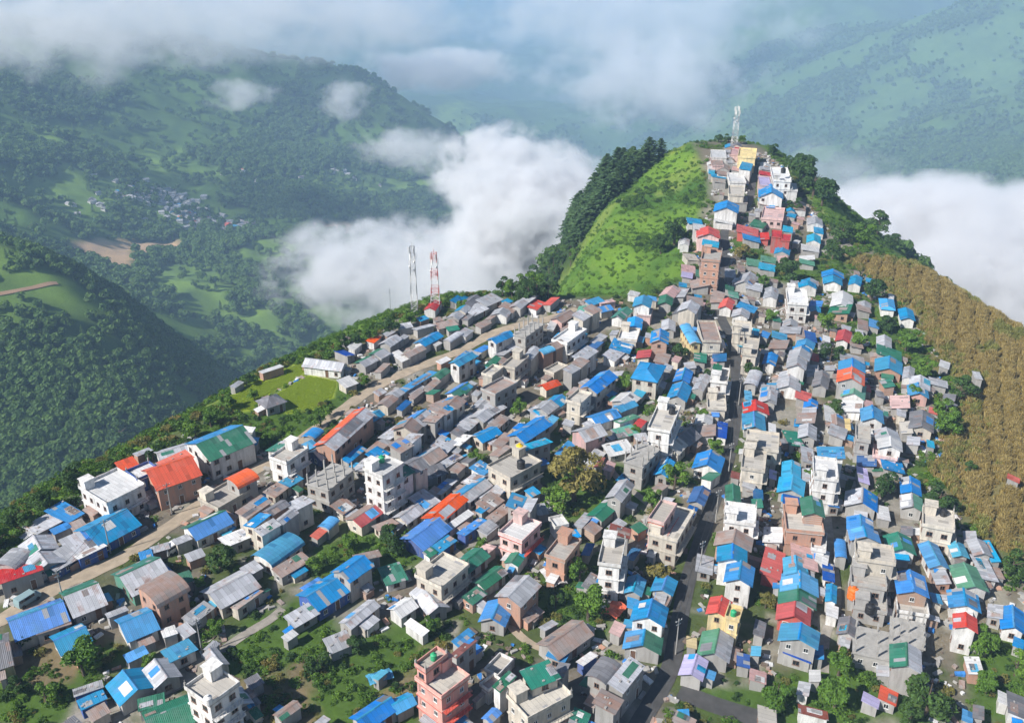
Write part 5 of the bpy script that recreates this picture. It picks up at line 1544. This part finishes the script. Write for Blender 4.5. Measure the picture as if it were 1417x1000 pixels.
# prayer flags / tarpaulins are small coloured sheets over poles
def tarp(px_,py_,w,l,c,label,h=1.7):
    x,y,z,_=hit([px_],[py_],h); root=empty('tarpaulin_shelter',(x[0],y[0],z[0]),random.random()*3); m=MB(); n=6; V=[];F=[]
    for i in range(n+1):
        for j in range(n+1): V.append((w*(i/n-.5),l*(j/n-.5),h-.5*abs(j/n-.5)*2+.12*math.sin(i*2.1+j)))
    for i in range(n):
        for j in range(n): a=i*(n+1)+j; F.append((a,a+n+1,a+n+2,a+1))
    m.poly(V,F); m.build('sheet',roofmat(c),root)
    for a,b in ((-.45,-.45),(.45,-.45),(.45,.45),(-.45,.45)):
        m=MB(); m.tube([(w*a,l*b,-.3),(w*a,l*b,h-.45)],.05,4); m.build('pole',DARKW,root)
    tag(root,label,'shelter')
tarp(850,840,4,3,'o','orange tarpaulin shelter beside the tree above the brown roof'); tarp(525,932,4,2.4,'c','light blue tarpaulin shelter in the overgrown garden')
tarp(766,794,5.5,3.2,'w','white plastic shelter between green trees in the middle of town',1.3)
# ------------------------------------------------------------------ rubble and stacked stuff in the yards
rs=np.random.default_rng(21); N=60000; x=rs.uniform(-150,200,N); y=rs.uniform(80,420,N); d=poly_sd(x,y,POLY); ok=(d<-3)&((fbm(x+50,y,11,3)>0.02)); x,y=x[ok],y[ok]
hs=house_sd(x,y); rd_=near_road(x,y); ok=(hs>.3)&(rd_>.2)&(np.min([poly_sd(x,y,P) for P in [FIELD]+RICE+GARDENS],axis=0)>0); x,y=x[ok][:9000],y[ok][:9000]; z=T(x,y)
mb=MB(); mats=[CONC,DARKW,roofmat('w'),roofmat('t'),roofmat('b'),wallmat('e')]
for a,b,c in zip(x,y,z):
    k=int(rs.choice(6,p=[.38,.22,.14,.13,.06,.07])); s=rs.uniform(.12,.5); t=rs.uniform(.1,.45); l=s*rs.uniform(1,2.6); an=rs.uniform(0,3.1); ca,sa=math.cos(an)*1,math.sin(an); ti=rs.uniform(-.2,.2)
    mb.poly([(a+ca*u*l-sa*v*s,b+sa*u*l+ca*v*s,c-.1+w*(t+.1)+ti*u*l*w) for w in (0,1) for u,v in ((-1,-1),(1,-1),(1,1),(-1,1))],[(4,5,6,7),(0,1,5,4),(1,2,6,5),(2,3,7,6),(3,0,4,7)],k)
tag(mb.build('yard_rubble',mats),'stones, timber, sheets and junk lying in the yards and gaps','rubble',kind='stuff')
# ------------------------------------------------------------------ air, clouds
def haze():
    m=NT('haze_air'); m.n.remove(m.b); v=m.n.new('ShaderNodeVolumePrincipled'); v.inputs['Color'].default_value=(0.46,0.69,1.0,1); v.inputs['Density'].default_value=HAZE; v.inputs['Anisotropy'].default_value=-0.2
    m.lk(v.outputs[0],m.out.inputs['Volume']); mb=MB(); mb.box(-15500,15500,-200,15500,-1700,190); o=mb.build('haze',m.mat); tag(o,'pale blue air that veils the far valley','haze',kind='stuff')
VB=4
HAZE=0.000165
haze()
ICO=None
def cloud(px_,py_,Y,rx,ry,rz,dens,label,scale=38,soft=0.55,thr=0.0,seed=0,rot=0):
    global ICO
    if ICO is None:
        import bmesh
        b=bmesh.new(); bmesh.ops.create_icosphere(b,subdivisions=3,radius=1.0); ICO=bpy.data.meshes.new('cloud'); b.to_mesh(ICO); b.free()
    d=FWD*FPX+RGT*(px_-W0/2)+UPV*(H0/2-py_); t=Y/d[1]
    o=bpy.data.objects.new('cloud',ICO.copy()); COL.objects.link(o); o.location=(d[0]*t,Y,CAMZ+d[2]*t); o.scale=(rx,ry,rz); o.rotation_euler=(0,0,rot)
    m=NT('cloud_vapour'); m.n.remove(m.b); v=m.n.new('ShaderNodeVolumePrincipled'); v.inputs['Color'].default_value=(0.98,0.985,1.0,1); v.inputs['Anisotropy'].default_value=0.1
    ob=m.coord(); ln=m.node('ShaderNodeVectorMath',operation='LENGTH'); m.lk(ob,ln.inputs[0])
    p=m.pos(); mp=m.node('ShaderNodeMapping'); m.lk(p,mp.inputs[0]); mp.inputs['Location'].default_value=(seed*91.0,seed*37.0,0); mp.inputs['Scale'].default_value=(1/scale,1/scale,1.25/scale)
    nz=m.node('ShaderNodeTexNoise',Scale=1.0,Detail=5.0,Roughness=0.58); m.lk(mp.outputs[0],nz.inputs['Vector'])
    fall=m.math('SUBTRACT',1.0,m.math('POWER',ln.outputs['Value'],1.6))      # 1 in the middle, 0 at the shell
    n2=m.node('ShaderNodeTexNoise',Scale=2.7,Detail=4.0,Roughness=0.62); m.lk(mp.outputs[0],n2.inputs['Vector']); nn=m.math('ADD',m.math('MULTIPLY',nz.outputs['Fac'],0.66),m.math('MULTIPLY',n2.outputs['Fac'],0.34))
    s=m.math('ADD',fall,m.math('MULTIPLY',m.math('SUBTRACT',nn,0.5+thr),4.6)); s=m.math('MULTIPLY',m.math('SUBTRACT',s,0.28),1/soft,clamp=True)
    s=m.math('MULTIPLY',s,m.math('MULTIPLY',fall,3.0,clamp=True))
    m.lk(m.math('MULTIPLY',s,dens),v.inputs['Density']); m.lk(v.outputs[0],m.out.inputs['Volume']); o.data.materials.append(m.mat)
    tag(o,label,'cloud','clouds drifting in the valley',kind='stuff'); return o
CL=[(745,315,760,85,90,78,.10,'thick white cloud bank pressed against the wooded flank of the hill',42,.5,-.02,1),
(700,240,900,80,80,50,.09,'white cloud crest rising behind the wooded flank',40,.5,0,2),
(540,375,900,150,110,56,.06,'soft cloud tongue behind the lattice masts',48,.8,0,3),
(655,400,720,90,90,45,.045,'low white cloud just beyond the town rim',42,.7,0,4),
(570,205,1250,95,90,30,.03,'ragged cloud streak above the valley fields',46,.8,.03,5),
(330,130,1700,85,90,36,.025,'small loose cloud over the dark mountain side',55,.8,.04,6),
(475,140,1750,75,80,45,.025,'small pale puff before the dark mountain crest',55,.8,.04,7),
(600,95,3000,340,300,62,.016,'long pale cloud band beyond the mountain crest',120,.8,.0,8),
(60,50,1600,290,250,95,.012,'grey mist at the top corner over the western mountain',120,.7,.02,9),
(330,20,2700,750,420,150,.007,'thin mist along the top beyond the western mountain',170,.7,.02,10),
(900,110,3000,400,350,180,.011,'thin cloud veil behind the summit mast',150,.7,.03,11),
(870,20,4200,900,600,260,.006,'faint high mist over the far valley',230,.7,.03,12),
(1330,385,620,155,150,66,.10,'dense white cloud sea below the brown field',45,.6,-.06,13),
(1215,305,800,72,90,36,.07,'white cloud edge behind the trees on the right shoulder',42,.6,.0,14),
(1420,330,900,140,140,46,.06,'white cloud fringe against the eastern mountain',60,.7,.0,15),
(1150,235,1300,110,120,42,.010,'thin mist rising from the eastern slope',60,1.0,.0,16)]
for c in CL: cloud(*c)
# ------------------------------------------------------------------ light
w=bpy.data.worlds.new('World'); scene.world=w; w.use_nodes=True; nt=w.node_tree; bg=nt.nodes['Background']
sky=nt.nodes.new('ShaderNodeTexSky'); sky.sky_type='NISHITA'; sky.sun_disc=False
SUN_EL=41.0; sd=np.array([-0.85,-0.53]); 
sky.sun_elevation=R(SUN_EL); sky.sun_rotation=math.atan2(sd[0],sd[1]); sky.altitude=1400; sky.air_density=1.0; sky.dust_density=0.6; sky.ozone_density=1.2
nt.links.new(sky.outputs[0],bg.inputs[0]); bg.inputs[1].default_value=0.072
sl=bpy.data.lights.new('sun','SUN'); sl.energy=5.0; sl.angle=R(0.53); sl.color=(1.0,0.955,0.89); so=bpy.data.objects.new('sun',sl); COL.objects.link(so)
from mathutils import Vector
dv=Vector((sd[0]*math.cos(R(SUN_EL)),sd[1]*math.cos(R(SUN_EL)),math.sin(R(SUN_EL)))); so.rotation_euler=dv.to_track_quat('Z','Y').to_euler()
vs=scene.view_settings; vs.view_transform='Standard'; vs.look='None'; vs.gamma=1.0; vs.exposure=0.5
c=scene.cycles; c.max_bounces=6; c.diffuse_bounces=3; c.glossy_bounces=2; c.transmission_bounces=3; c.volume_bounces=VB; c.transparent_max_bounces=6; c.volume_step_rate=0.55; c.volume_max_steps=160
c.use_denoising=True; c.denoiser='OPENIMAGEDENOISE'; c.use_adaptive_sampling=True; c.adaptive_threshold=0.03; c.caustics_reflective=False; c.caustics_refractive=False
scene.render.engine='CYCLES'
